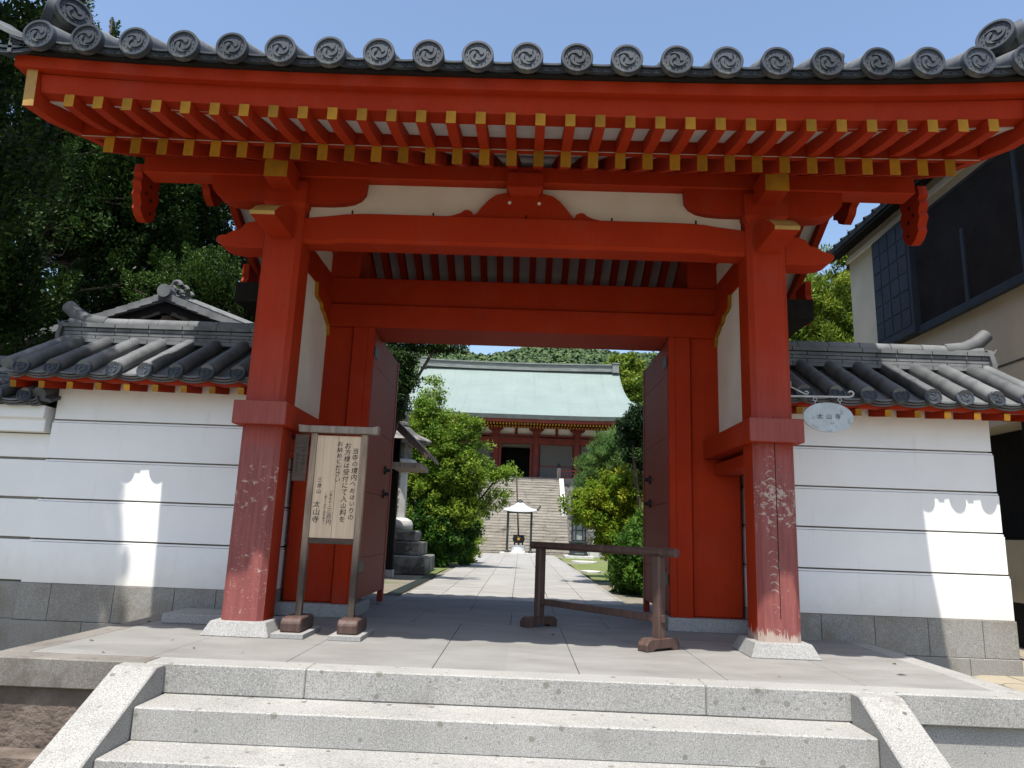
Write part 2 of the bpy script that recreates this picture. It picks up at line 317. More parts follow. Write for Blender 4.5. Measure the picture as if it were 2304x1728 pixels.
# ------------------------------------------------------------------ mesh building
class MB:
    def __init__(s): s.V = []; s.F = []; s.M = []
    def add(s, verts, faces, m=0):
        o = len(s.V); s.V += [tuple(v) for v in verts]
        for i, f in enumerate(faces):
            s.F.append([o+k for k in f]); s.M.append(m[i] if isinstance(m, (list, tuple)) else m)
        return s
    def box(s, x0, x1, y0, y1, z0, z1, m=0, front=None):
        """faces order: bottom, top, front(-y), right, back, left"""
        v = [(x0, y0, z0), (x1, y0, z0), (x1, y1, z0), (x0, y1, z0), (x0, y0, z1), (x1, y0, z1), (x1, y1, z1), (x0, y1, z1)]
        f = [(0, 3, 2, 1), (4, 5, 6, 7), (0, 1, 5, 4), (1, 2, 6, 5), (2, 3, 7, 6), (3, 0, 4, 7)]
        return s.add(v, f, [m, m, m if front is None else front, m, m, m])
    def frustum(s, x0, x1, y0, y1, z0, z1, ix, iy, m=0):
        v = [(x0, y0, z0), (x1, y0, z0), (x1, y1, z0), (x0, y1, z0), (x0+ix, y0+iy, z1), (x1-ix, y0+iy, z1), (x1-ix, y1-iy, z1), (x0+ix, y1-iy, z1)]
        return s.add(v, [(0, 3, 2, 1), (4, 5, 6, 7), (0, 1, 5, 4), (1, 2, 6, 5), (2, 3, 7, 6), (3, 0, 4, 7)], m)
    def bar(s, p, q, w, h, m=0, end=None, up=(0, 0, 1)):
        p, q = Vector(p), Vector(q); d = (q-p).normalized(); r = d.cross(Vector(up)).normalized(); u = r.cross(d)
        v = [c + r*a*w/2 + u*b*h/2 for c in (p, q) for a, b in ((-1, -1), (1, -1), (1, 1), (-1, 1))]
        e = m if end is None else end
        return s.add(v, [(0, 1, 2, 3), (7, 6, 5, 4), (0, 4, 5, 1), (1, 5, 6, 2), (2, 6, 7, 3), (3, 7, 4, 0)], [e, e, m, m, m, m])
    def prism(s, poly, axis, a0, a1, m=0, side=None):
        """poly: list of 2D points; axis 'y': (x,z) extruded in y; 'x': (y,z) extruded in x; 'z': (x,y)"""
        mk = {'y': lambda p, a: (p[0], a, p[1]), 'x': lambda p, a: (a, p[0], p[1]), 'z': lambda p, a: (p[0], p[1], a)}[axis]
        n = len(poly); v = [mk(p, a0) for p in poly] + [mk(p, a1) for p in poly]
        f = [tuple(range(n)), tuple(range(2*n-1, n-1, -1))] + [(i, (i+1) % n, n+(i+1) % n, n+i) for i in range(n)]
        sd_ = m if side is None else side
        ms = [m, m] + ([sd_]*n if not isinstance(sd_, (list, tuple)) else list(sd_))
        return s.add(v, f, ms)
    def sweepx(s, prof, xs, zf, m=0, mcap=None):
        """closed (y,z) profile swept along x with z offset zf(x)"""
        n = len(prof); v = []
        for x in xs: v += [(x, p[0], p[1]+zf(x)) for p in prof]
        f = []; k = len(xs)
        for i in range(k-1):
            f += [(i*n+j, i*n+(j+1) % n, (i+1)*n+(j+1) % n, (i+1)*n+j) for j in range(n)]
        f += [tuple(range(n-1, -1, -1)), tuple(range((k-1)*n, k*n))]
        mm = m if isinstance(m, (list, tuple)) else [m]*n
        return s.add(v, f, list(mm)*(k-1) + [mm[0] if mcap is None else mcap]*2)
    def tube(s, pts, radii, n=10, m=0, cap=True, arc=(0, 2*math.pi), mcap=None):
        pts = [Vector(p) for p in pts]
        if isinstance(radii, (int, float)): radii = [radii]*len(pts)
        v = []; ref = None
        for i, p in enumerate(pts):
            d = (pts[min(i+1, len(pts)-1)] - pts[max(i-1, 0)]).normalized()
            a = ref if ref else (Vector((0, 0, 1)) if abs(d.z) < 0.9 else Vector((1, 0, 0)))
            r = d.cross(a); r = r.normalized() if r.length > 1e-6 else d.orthogonal().normalized(); u = r.cross(d).normalized(); ref = u
            for k in range(n):
                t = arc[0] + (arc[1]-arc[0])*k/n
                v.append(p + r*math.cos(t)*radii[i] + u*math.sin(t)*radii[i])
        f = []; L = len(pts)
        for i in range(L-1): f += [(i*n+k, i*n+(k+1) % n, (i+1)*n+(k+1) % n, (i+1)*n+k) for k in range(n)]
        ms = [m]*len(f)
        if cap:
            f += [tuple(range(n-1, -1, -1)), tuple(range((L-1)*n, L*n))]; ms += [m if mcap is None else mcap]*2
        return s.add(v, f, ms)
    def lathe(s, prof, c=(0, 0, 0), n=24, m=0, axis='z', sides_rot=0.0):
        v = []
        for r, z in prof:
            for k in range(n):
                t = 2*math.pi*k/n + sides_rot
                if axis == 'z': v.append((c[0]+r*math.cos(t), c[1]+r*math.sin(t), c[2]+z))
                else: v.append((c[0]+r*math.cos(t), c[1]+z, c[2]+r*math.sin(t)))     # axis y
        f = []; L = len(prof)
        for i in range(L-1): f += [(i*n+k, i*n+(k+1) % n, (i+1)*n+(k+1) % n, (i+1)*n+k) for k in range(n)]
        f += [tuple(range(n-1, -1, -1)), tuple(range((L-1)*n, L*n))]
        return s.add(v, f, m)
    def grid(s, fn, nu, nv, m=0):
        v = [fn(i/nu, j/nv) for j in range(nv+1) for i in range(nu+1)]
        f = [(j*(nu+1)+i, j*(nu+1)+i+1, (j+1)*(nu+1)+i+1, (j+1)*(nu+1)+i) for j in range(nv) for i in range(nu)]
        return s.add(v, f, m)
    def build(s, name, mats, parent=None, bevel=0.0, smooth=35, at=None, fix=True):
        """vertices are world coordinates; the object is placed relative to its parent"""
        org = Vector(at) if at is not None else Vector((0, 0, 0))
        me = bpy.data.meshes.new(name)
        me.from_pydata([tuple(Vector(v)-org) for v in s.V], [], s.F)
        if isinstance(mats, str): mats = [mats]
        for k in mats: me.materials.append(MATS[k])
        me.polygons.foreach_set('material_index', s.M); me.update()
        if fix or bevel:
            bm = bmesh.new(); bm.from_mesh(me)
            if fix: bmesh.ops.recalc_face_normals(bm, faces=bm.faces)
            if bevel:
                ed = [e for e in bm.edges if len(e.link_faces) == 2 and e.calc_face_angle(0) > 0.6]
                bmesh.ops.bevel(bm, geom=ed, offset=bevel, segments=1, affect='EDGES', profile=0.5, clamp_overlap=True)
            bm.to_mesh(me); bm.free()
        if smooth:
            me.shade_smooth(); me.set_sharp_from_angle(angle=math.radians(smooth))
        o = bpy.data.objects.new(name, me); COL.objects.link(o)
        o.location = org
        if parent is not None:
            o.parent = parent; o.location = org - world(parent)
        return o
def world(o):
    p = Vector(o.location)
    while o.parent: o = o.parent; p = p + Vector(o.location)
    return p
def tag(o, label=None, cat=None, group=None, kind=None):
    if label: o['label'] = label
    if cat: o['category'] = cat
    if group: o['group'] = group
    if kind: o['kind'] = kind
    return o
def thing(name, label, cat, loc=(0, 0, 0), group=None):
    o = bpy.data.objects.new(name, None); COL.objects.link(o); o.location = loc; o.empty_display_size = 0.2
    return tag(o, label, cat, group)
def copy_part(o, parent, dx=0, dy=0, dz=0, mesh=None):
    c = o.copy(); COL.objects.link(c); c.parent = parent
    c.location = Vector(o.location) + Vector((dx, dy, dz))
    return c
def mirror_x(poly): return [(-a, b) for a, b in reversed(poly)]

# lettering ---------------------------------------------------------
_glyph = {}
def glyph(ch):
    if ch not in _glyph:
        c = bpy.data.curves.new('lettering', 'FONT'); c.body = ch; c.align_x = 'CENTER'; c.align_y = 'CENTER'
        c.resolution_u = 3; c.offset = 0.006
        o = bpy.data.objects.new('lettering', c); COL.objects.link(o)
        bpy.context.view_layer.update()
        dg = bpy.context.evaluated_depsgraph_get()
        me = bpy.data.meshes.new_from_object(o.evaluated_get(dg))
        v = np.array([x.co[:2] for x in me.vertices]) if len(me.vertices) else np.zeros((0, 2))
        if len(v): v = v - (v.min(0)+v.max(0))/2
        _glyph[ch] = (v, [tuple(p.vertices) for p in me.polygons])
        bpy.data.objects.remove(o); bpy.data.curves.remove(c); bpy.data.meshes.remove(me)
    return _glyph[ch]
def write_column(mb, text, x, z, size, step, y, wob=0.0, slant=0.0, sx=1.0, ux=(1, 0, 0)):
    """characters down a column on a face towards -y; x,z the centre of the first"""
    rnd = random.Random(hash(text) % 1000 if False else len(text)*7+int(size*1e4))
    U = Vector(ux)
    for i, ch in enumerate(text):
        if ch == ' ': continue
        v, f = glyph(ch)
        k = size*(1+rnd.uniform(-wob, wob)); a = rnd.uniform(-wob, wob)*0.5
        ca, sa = math.cos(a), math.sin(a); off = rnd.uniform(-wob, wob)*size*0.4
        pts = []
        for px, pz in v:
            px2 = (px*ca - pz*sa)*sx + slant*pz; pz2 = px*sa + pz*ca
            q = Vector((x, y, z - i*step)) + U*(px2*k + off) + Vector((0, 0, 1))*(pz2*k)
            pts.append(q)
        mb.add(pts, f)

# ================================================================== GROUND, PLATFORM, STAIRS
def ground_h(x, y):
    def ss(a, b, t):
        t = min(1, max(0, (t-a)/(b-a))); return t*t*(3-2*t)
    out = -0.74
    if x > 3.2: out += 0.47*ss(-1.6, 0.6, y)*ss(3.3, 4.4, x)
    ins = -0.215
    h = out + (ins-out)*ss(0.9, 1.9, y)
    return h
mb = MB()
xs = sorted(set([-700, -200, -60, -30, -15] + [round(-12+0.5*i, 2) for i in range(49)] + [15, 30, 60, 200, 700]))
ys = sorted(set([-700, -200, -50, -20, -8] + [round(-4+0.35*i, 2) for i in range(24)] + [6, 8, 12, 20, 40, 80, 200, 700]))
mb.grid(lambda u, v: (xs[round(u*(len(xs)-1))], ys[round(v*(len(ys)-1))], ground_h(xs[round(u*(len(xs)-1))], ys[round(v*(len(ys)-1))])), len(xs)-1, len(ys)-1)
tag(mb.build('ground', 'soil'), 'bare tan earth with mossy patches around the gate and path', 'ground', kind='structure')
mb = MB()
mb.grid(lambda u, v: (3.55+u*6.5, -2.5+v*7.5, ground_h(3.55+u*6.5, -2.5+v*7.5)+0.012), 13, 20)
tag(mb.build('pavement', 'beige_paving'), 'beige flagstone pavement past the right end of the wall', 'pavement', kind='structure')

plat = thing('stone_platform', 'pale granite platform of long slabs that carries the red gate', 'platform')
mb = MB()
# flags laid with open joints
g = 0.0022
def flag(x0, x1, y0, y1): mb.box(x0+g, x1-g, y0+g, y1-g, -0.12, 0.0)
for x0, x1 in ((-1.5, -0.5), (-0.5, 0.5), (0.5, 1.5)): flag(x0, x1, -1.265, 1.19)
for x0, x1 in ((-2.42, -1.5), (1.5, 2.42)): flag(x0, x1, -1.265, 0.55); flag(x0, x1, 0.55, 1.19)
for s in (-1, 1):
    P = [(2.42+g, -1.265+g), (3.27-g*2, -1.265+g), (2.42+g, -0.14)]
    Q = [(3.27-g, -1.25), (3.27-g, 0.4), (2.42+g, 0.4), (2.42+g, -0.125)]
    for poly in (P, Q):
        poly = [(s*a, b) for a, b in poly]
        if s < 0: poly = poly[::-1]
        mb.prism(poly, 'z', -0.12, 0.0)
    x0, x1 = (2.42, 3.27) if s > 0 else (-3.27, -2.42)
    flag(x0, x1, 0.4, 2.3)
for x0, x1 in ((-2.42, -1.0), (-1.0, 0.0), (0.0, 1.0), (1.0, 2.42)): flag(x0, x1, 1.19, 2.34)
for x0, x1 in ((-2.42, -1.5), (-1.5, -0.5), (-0.5, 0.5), (0.5, 1.5), (1.5, 2.42)): flag(x0, x1, 2.34, 3.93)
mb.build('paving_slabs', 'platform_flags', plat, bevel=0.003, smooth=0)
mb = MB()
mbs = MB(); mbs.box(-3.47, -2.36, -1.48, -1.27, -0.185, 0.0); mbs.build('edge_stone', 'granite_stained', plat, bevel=0.008, smooth=0)
for a, b in ((-2.36, -1.30), (-1.30, 1.30), (1.30, 3.47)): mb.box(a+0.0015, b-0.0015, -1.48, -1.27, -0.185, 0.0)
e = mb.build('edge_stone', 'granite', plat, bevel=0.008, smooth=0)
for s in (-1, 1):
    mb = MB(); a, b = sorted((s*3.27, s*3.47))
    mb.box(a, b, -1.268, 0.35, -0.185, 0.0); mb.box(a, b, 0.353, 2.2, -0.185, 0.0)
    mb.build('edge_stone', 'granite_stained' if s < 0 else 'granite', plat, bevel=0.008, smooth=0)
mb = MB(); mb.box(-3.26, 3.26, -1.26, 3.9, -0.12, -0.012); mb.box(-3.40, 3.40, -1.40, 3.9, -0.85, -0.125); mb.build('core', 'granite_stained', plat, smooth=0)
for s in (-1, 1):
    mb = MB(); a, b = sorted((s*2.5, s*3.43)); mb.box(a, b, -1.43, -1.395, -0.85, -0.187)
    a, b = sorted((s*3.395, s*3.43)); mb.box(a, b, -1.394, 1.0, -0.85, -0.187)
    a, b = sorted((s*2.56, s*3.55)); mb.box(a, b, -1.62, -1.432, -0.9, -0.56)
    mb.build('base_course', 'rough_earth' if s < 0 else 'granite', plat, bevel=0.01, smooth=0)
stairs = thing('stone_stairs', 'pale speckled granite steps with sloping side cheeks leading up to the gate', 'stairs', (0, -1.5, 0))
for i in range(1, 5):
    mb = MB(); yf = -1.485-0.36*i
    mb.box(-2.218, 2.218, yf, yf+0.40 if i < 4 else yf+0.3, -0.187*i-0.19, -0.187*i)
    mb.build('step', 'granite', stairs, bevel=0.009, smooth=0)
for s in (-1, 1):
    a, b = sorted((s*2.222, s*2.50)); mb = MB()
    mb.prism([(-1.482, -0.004), (-1.60, -0.004), (-3.02, -0.76), (-3.02, -0.9), (-1.482, -0.9)], 'x', a, b)
    mb.build('stair_cheek', 'granite', stairs, bevel=0.008, smooth=0)

# ================================================================== GATE
gate = thing('temple_gate', 'large vermilion wooden temple gate with dark tiled roof and ochre rafter ends', 'gate')
PX = 2.25; PB = 0.178
YR = 1.62                                     # ridge line; the gate is symmetrical about it
def lift(x): return 0.085*(abs(x)/3.7)**3
def roof_z(x, y):                              # top of the flat tiles
    u = max(0.0, min(1.0, 1-abs(y-YR)/3.27))
    return 4.365 + 3.27*(0.42*u + 0.165*u*u) + lift(x)*(1-0.5*u)

def twice(mb, name, mats, **kw):
    """a frame member at the front and its mirror image at the rear posts"""
    mb.build(name, mats, gate, **kw)
    r = MB(); r.V = [(x, 2*YR-y, z) for x, y, z in mb.V]; r.F = mb.F; r.M = mb.M
    r.build(name, mats, gate, **kw)
# --- posts, plinths
for s in (-1, 1):
    x = s*PX; c = 0.045; b = PB
    poly = [(x-b+c, -b), (x+b-c, -b), (x+b, -b+c), (x+b, b-c), (x+b-c, b), (x-b+c, b), (x-b, b-c), (x-b, -b+c)]
    mb = MB(); mb.prism(poly, 'z', 0.115, 3.84)
    mb.box(x-0.003, x+0.004, -b-0.0012, -b+0.02, 0.3, 2.0, 1)      # drying check down the face
    twice(mb, 'post', ['red_worn', 'black_wood'] if s > 0 else ['red_worn', 'red_worn'], smooth=0)
    mb = MB(); mb.frustum(x-0.285, x+0.285, -0.285, 0.285, 0.0005, 0.116, 0.055, 0.055)
    twice(mb, 'plinth', 'granite_clean', bevel=0.006, smooth=0)
    # waist tie beam running back to the main pillar, its head wrapped round the post
    mb = MB(); mb.box(x-0.235, x+0.235, -0.26, 1.36, 1.768, 1.975)
    twice(mb, 'waist_beam', 'red_worn', bevel=0.006, smooth=0)
    mb = MB(); mb.box(x-0.12, x+0.12, 0.18, 1.345, 1.60, 1.72); twice(mb, 'tie_rail', 'red', bevel=0.004, smooth=0)
    # white plaster panel above and red boards below
    mb = MB(); mb.box(x-0.06, x+0.06, 0.17, 1.40, 1.976, 3.44); twice(mb, 'side_panel', 'gate_plaster', smooth=0)
    mb = MB(); mb.box(x-0.07, x+0.07, 0.16, 1.50, 3.44, 3.74); twice(mb, 'side_beam', 'red', bevel=0.006, smooth=0)
    mb = MB(); mb.box(x-0.05, x+0.05, 0.10, 1.62, 3.74, 4.26); twice(mb, 'gable_panel', 'gate_plaster', smooth=0)
    # carved bracket under the side beam with a yellow lower edge
    pf = [(0.76, 3.44), (0.775, 3.31), (0.83, 3.285), (0.98, 3.275), (1.03, 3.22), (1.12, 3.20), (1.30, 3.12), (1.345, 3.02), (1.345, 3.44)]
    pf = pf[::-1]
    mb = MB(); mb.prism(pf, 'x', x-0.10, x+0.10, 0, [0]+[1]*7+[0]); mb.build('corbel', ['red', 'ochre'], gate, smooth=0)
    # main pillar, door jamb, stone sill
    xi, xo = s*1.875, s*2.41
    a, b2 = sorted((xi, xo)); mb = MB(); mb.box(a, b2, 1.35, 1.88, 0.13, 4.14); mb.build('main_pillar', 'red', gate, bevel=0.02, smooth=0)
    a, b2 = sorted((s*1.71, xi)); mb = MB(); mb.box(a, b2, 1.3, 1.80, 0.13, 3.115); a, b2 = sorted((s*1.638, s*1.71)); mb.box(a, b2, 1.3, 1.35, 0.13, 3.115); mb.build('door_jamb', 'red', gate, bevel=0.006, smooth=0)
    a, b2 = sorted((s*1.60, s*2.47)); mb = MB(); mb.box(a, b2, 1.235, 1.96, 0.0005, 0.131); mb.build('sill_stone', 'granite_clean', gate, bevel=0.006, smooth=0)
    # black beam ends outside the pillars
    a, b2 = sorted((s*2.42, s*3.26)); mb = MB(); mb.box(a, b2, 1.30, 2.05, 3.37, 3.60); mb.build('beam_end_cap', 'black_wood', gate, bevel=0.004, smooth=0)
    # bare patch at the foot of the left jamb boards
mb = MB(); mb.box(-2.43, 2.43, 1.335, 1.95, 3.385, 3.71); mb.build('head_beam', 'red', gate, bevel=0.012, smooth=0)
mb = MB(); mb.box(-2.42, 2.42, 1.296, 1.97, 3.117, 3.384); mb.build('door_lintel', 'red', gate, bevel=0.012, smooth=0)

# --- door leaves, open inwards against the jambs
for s in (-1, 1):
    hx = s*1.642; root_at = (hx, 1.36, 0.1)
    mb = MB(); a, b2 = sorted((hx, hx+s*0.06)); mb.box(a, b2, 1.46, 2.88, 0.165, 3.09)
    d = mb.build('door_leaf', 'red_door', gate, bevel=0.004, smooth=0, at=root_at)
    for y0, y1 in ((1.36, 1.458), (2.882, 2.98)):
        mb = MB(); mb.box(a-(0.006 if s > 0 else 0), b2+(0.006 if s < 0 else 0), y0, y1, 0.02 if y0 > 2 else 0.14, 3.10); mb.build('door_stile', 'red_door', d, bevel=0.004, smooth=0)
    mb = MB()
    for z in (0.60, 1.30, 2.02, 2.72):                       # rows of small iron nails across the boards
        for k in range(17):
            yy = 1.52+k*0.08; r = 0.0075
            mb.add([(hx, yy-r, z), (hx, yy, z+r), (hx, yy+r, z), (hx, yy, z-r), (hx-s*0.006, yy, z)], [(0, 1, 4), (1, 2, 4), (2, 3, 4), (3, 0, 4)])
    nb = mb.build('nail_rows', 'black_iron', d, smooth=0)
    for z in (1.33, 1.62):                                   # two iron bosses by the free edge
        mb = MB(); mb.tube([(hx, 2.50, z), (hx-s*0.02, 2.50, z), (hx-s*0.022, 2.50, z), (hx-s*0.075, 2.50, z)], [0.055, 0.05, 0.026, 0.016], 10)
        mb.build('door_boss', 'black_iron', d)
    for z in (0.50, 2.86):
        mb = MB(); a3, b3 = sorted((hx-s*0.007, hx-s*0.014)); mb.box(a3, b3, 1.37, 1.60, z-0.06, z+0.06); mb.build('hinge_strap', 'black_iron', d, bevel=0.004, smooth=0)

# --- front beam with noses
yb = 0.14
xs = np.linspace(-2.09, 2.09, 33)
mb = MB()
def bz(x):
    t = max(0, (abs(x)-1.35)/0.74); return -0.055*t*t
prof_n = 5
v = []; f = []
for i, x in enumerate(xs):
    t = max(0.0, (abs(x)-1.72)/0.35); zb = 3.53-0.012*min(1, t*3) if abs(x) > 1.72 else 3.53
    yy = yb - (0.02 if abs(x) > 1.75 else 0)
    v += [(x, -yy, zb+0.03), (x, -yy+0.03, zb), (x, yy-0.03, zb), (x, yy, zb+0.03), (x, yy, 3.81+bz(x)), (x, yy-0.04, 3.832+bz(x)), (x, -yy+0.04, 3.832+bz(x)), (x, -yy, 3.81+bz(x))]
n8 = 8
for i in range(len(xs)-1): f += [(i*n8+j, i*n8+(j+1) % n8, (i+1)*n8+(j+1) % n8, (i+1)*n8+j) for j in range(n8)]
mb.add(v, f); mb.build('rainbow_beam', 'red', gate, smooth=30)
nose = [(2.43, 3.445), (2.70, 3.447), (2.80, 3.462), (2.87, 3.492), (2.89, 3.525), (2.878, 3.552), (2.84, 3.572), (2.80, 3.572), (2.76, 3.60), (2.715, 3.622), (2.67, 3.63), (2.655, 3.648), (2.64, 3.68), (2.60, 3.70), (2.555, 3.712), (2.50, 3.716), (2.46, 3.75), (2.43, 3.79)]
for s in (-1, 1):
    mb = MB(); mb.prism(nose if s > 0 else mirror_x(nose), 'y', -0.125, 0.125); mb.build('beam_nose', 'red', gate, bevel=0.006, smooth=0)
    x = s*PX                                                # forward nose with ochre bevelled tip
    pf = [(-0.15, 3.53), (-0.69, 3.53), (-0.70, 3.56), (-0.585, 3.655), (-0.44, 3.735), (-0.15, 3.80)]
    mb = MB(); mb.prism(pf, 'x', x-0.108, x+0.108, 0, [0, 1, 1, 1, 0, 0]); mb.build('forward_nose', ['red', 'ochre_faded'], gate, smooth=0)
    # bearing block, boat bracket, beam head
    mb = MB(); mb.frustum(x-0.15, x+0.15, -0.15, 0.15, 3.80, 3.885, -0.05, -0.05); mb.box(x-0.20, x+0.20, -0.20, 0.20, 3.886, 4.10)
    twice(mb, 'bearing_block', 'red', smooth=0)
    half = [(0.74, 4.162), (0.73, 4.04), (0.69, 3.985), (0.62, 3.945), (0.53, 3.925), (0.40, 3.915)]
    pl = [(x+a, b) for a, b in half] + [(x-a, b) for a, b in reversed(half)]
    mb = MB(); mb.prism(pl, 'y', -0.135, 0.08); twice(mb, 'boat_bracket', 'red', smooth=0)
    mb = MB(); mb.box(x-0.105, x+0.105, -0.50, 0.3, 3.985, 4.20, 0, 1); mb.build('beam_head', ['red', 'ochre'], gate, smooth=0)
    mb = MB(); mb.box(x-0.13, x+0.13, 0.30, 2.94, 3.99, 4.19); mb.build('cross_beam', 'red', gate, bevel=0.006, smooth=0)
    mb = MB(); mb.box(x-0.10, x+0.10, YR-0.10, YR+0.10, 4.19, 4.98); mb.build('king_strut', 'red', gate, smooth=0)
mb = MB(); mb.box(-3.66, 3.66, -0.16, 0.06, 4.164, 4.335); twice(mb, 'purlin', 'red', bevel=0.01, smooth=0)
mb = MB(); mb.box(-3.75, 3.75, YR-0.11, YR+0.11, 4.98, 5.16); mb.build('ridge_beam', 'red', gate, bevel=0.01, smooth=0)
mb = MB(); mb.box(-2.06, 2.06, -0.03, 0.03, 3.78, 4.17); mb.build('plaster_panel', 'gate_plaster', gate, smooth=0)
kae = [(0.0, 3.80), (0.74, 3.80), (0.74, 3.828), (0.66, 3.845), (0.60, 3.87), (0.565, 3.90), (0.53, 3.902), (0.495, 3.885), (0.482, 3.855), (0.49, 3.84), (0.455, 3.862), (0.40, 3.94), (0.34, 4.01), (0.27, 4.065), (0.19, 4.085), (0.0, 4.085)]
mb = MB(); mb.prism(mirror_x(kae)[:-1] + kae[1:-1] if False else [(-a, b) for a, b in reversed(kae[1:-1])][::1] + kae[1:-1][::1], 'y', -0.10, -0.03)
k = mb.build('frog_leg_strut', 'red', gate, smooth=0)
mb = MB()
for s in (-1, 1): mb.lathe([(0.0, -0.004), (0.017, -0.004), (0.017, 0.01)], (s*0.14, -0.10, 3.985), 8, axis='y')
mb.build('strut_eye', 'gate_plaster', k, smooth=0)
mb = MB(); mb.frustum(-0.135, 0.135, -0.17, 0.10, 4.04, 4.10, -0.035, -0.035); mb.box(-0.172, 0.172, -0.205, 0.12, 4.101, 4.245); mb.build('bearing_block', 'red', gate, smooth=0)
mb = MB()
for x in (-1.63, -0.86, 0.02, 0.83, 1.62): mb.box(x-0.008, x+0.008, -0.10, -0.09, 3.80, 3.862)
mb.build('nail_heads', 'black_iron', gate, smooth=0)

# --- rafters: base row and flying row, repeated along the eaves
NR = 32; RS = 7.06/(NR-1)
def base_rafter(sgn):
    """sgn=-1 front, +1 rear; slope 0.5 from the tip up to the ridge"""
    yt = YR + sgn*2.54; mb = MB(); w = 0.0425
    yr = YR + sgn*0.02
    zt0, zt1 = 3.925, 4.072; rise = 0.5*2.52
    v = [(-w, yt, zt0), (w, yt, zt0), (w, yt, zt1), (-w, yt, zt1), (-w, yr, zt0+rise), (w, yr, zt0+rise), (w, yr, zt1+rise), (-w, yr, zt1+rise)]
    mb.add(v, [(0, 1, 2, 3), (7, 6, 5, 4), (0, 4, 5, 1), (1, 5, 6, 2), (2, 6, 7, 3), (3, 7, 4, 0)], [1, 0, 0, 0, 0, 0])
    return mb
def flying_rafter(sgn):
    mb = MB(); w = 0.038; v = []; f = []; m = []
    st = [(3.105, 3.957, 4.058), (2.87, 3.985, 4.10), (2.67, 4.03, 4.15), (2.47, 4.088, 4.205), (2.22, 4.17, 4.29)]
    for d, z0, z1 in st: v += [(-w, YR+sgn*d, z0), (w, YR+sgn*d, z0), (w, YR+sgn*d, z1), (-w, YR+sgn*d, z1)]
    f.append((0, 1, 2, 3)); m.append(1)
    for i in range(len(st)-1):
        f += [(i*4+j, i*4+(j+1) % 4, i*4+4+(j+1) % 4, i*4+4+j) for j in range(4)]; m += [0]*4
    n = len(v); f.append((n-1, n-2, n-3, n-4)); m.append(0)
    mb.add(v, f, m); return mb
for sgn in (-1, 1):
    br = base_rafter(sgn).build('base_rafter', ['red', 'ochre'], gate, smooth=0)
    fr = flying_rafter(sgn).build('flying_rafter', ['red', 'ochre'], gate, smooth=0)
    for i in range(NR):
        x = -7.06/2 + i*RS
        if i == 0: b_, f_ = br, fr
        else: b_ = copy_part(br, gate); f_ = copy_part(fr, gate)
        b_.location = (x, 0, lift(x)*0.25); f_.location = (x, 0, lift(x)*0.72)
# --- eave boards (front and rear), soffit
xs = [-3.785 + 7.57*i/40 for i in range(41)]
for sgn in (-1, 1):
    P = lambda pts: [(YR+sgn*d, z) for d, z in (pts if sgn < 0 else pts[::-1])]
    mb = MB(); mb.sweepx(P([(2.52, 4.078), (2.46, 4.078), (2.46, 4.20), (2.52, 4.20)]), xs, lambda x: lift(x)*0.35); mb.build('rafter_board', 'red', gate, smooth=0)
    mb = MB(); mb.sweepx(P([(3.075, 4.062), (2.92, 4.062), (2.92, 4.204), (3.10, 4.204), (3.088, 4.13)]), xs, lambda x: lift(x)*0.9); mb.build('eave_board', 'red', gate, smooth=0)
    mb = MB(); mb.sweepx(P([(3.172, 4.203), (2.97, 4.203), (2.97, 4.294), (3.180, 4.294)]), [x*1.045 for x in xs], lambda x: lift(x)); mb.build('eave_fascia', 'red', gate, smooth=0)
    mb = MB(); mb.sweepx(P([(3.225, 4.297), (2.92, 4.30), (2.92, 4.35), (3.225, 4.325)]), [x*1.043 for x in xs], lambda x: lift(x)); mb.build('shade_batten', 'black_wood', gate, smooth=0)  # batten coloured black to stand in for the shade under the lip tiles
    # white soffit boards over flying and base rafters
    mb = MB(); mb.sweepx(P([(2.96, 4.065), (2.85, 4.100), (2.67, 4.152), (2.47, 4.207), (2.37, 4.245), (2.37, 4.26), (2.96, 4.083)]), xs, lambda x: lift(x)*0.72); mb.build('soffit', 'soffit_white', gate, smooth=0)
    mb = MB(); mb.sweepx(P([(2.530, 4.073), (0.0, 5.338), (0.0, 5.36), (2.530, 4.079)]), xs, lambda x: lift(x)*0.25); mb.build('soffit', 'soffit_white', gate, smooth=0)
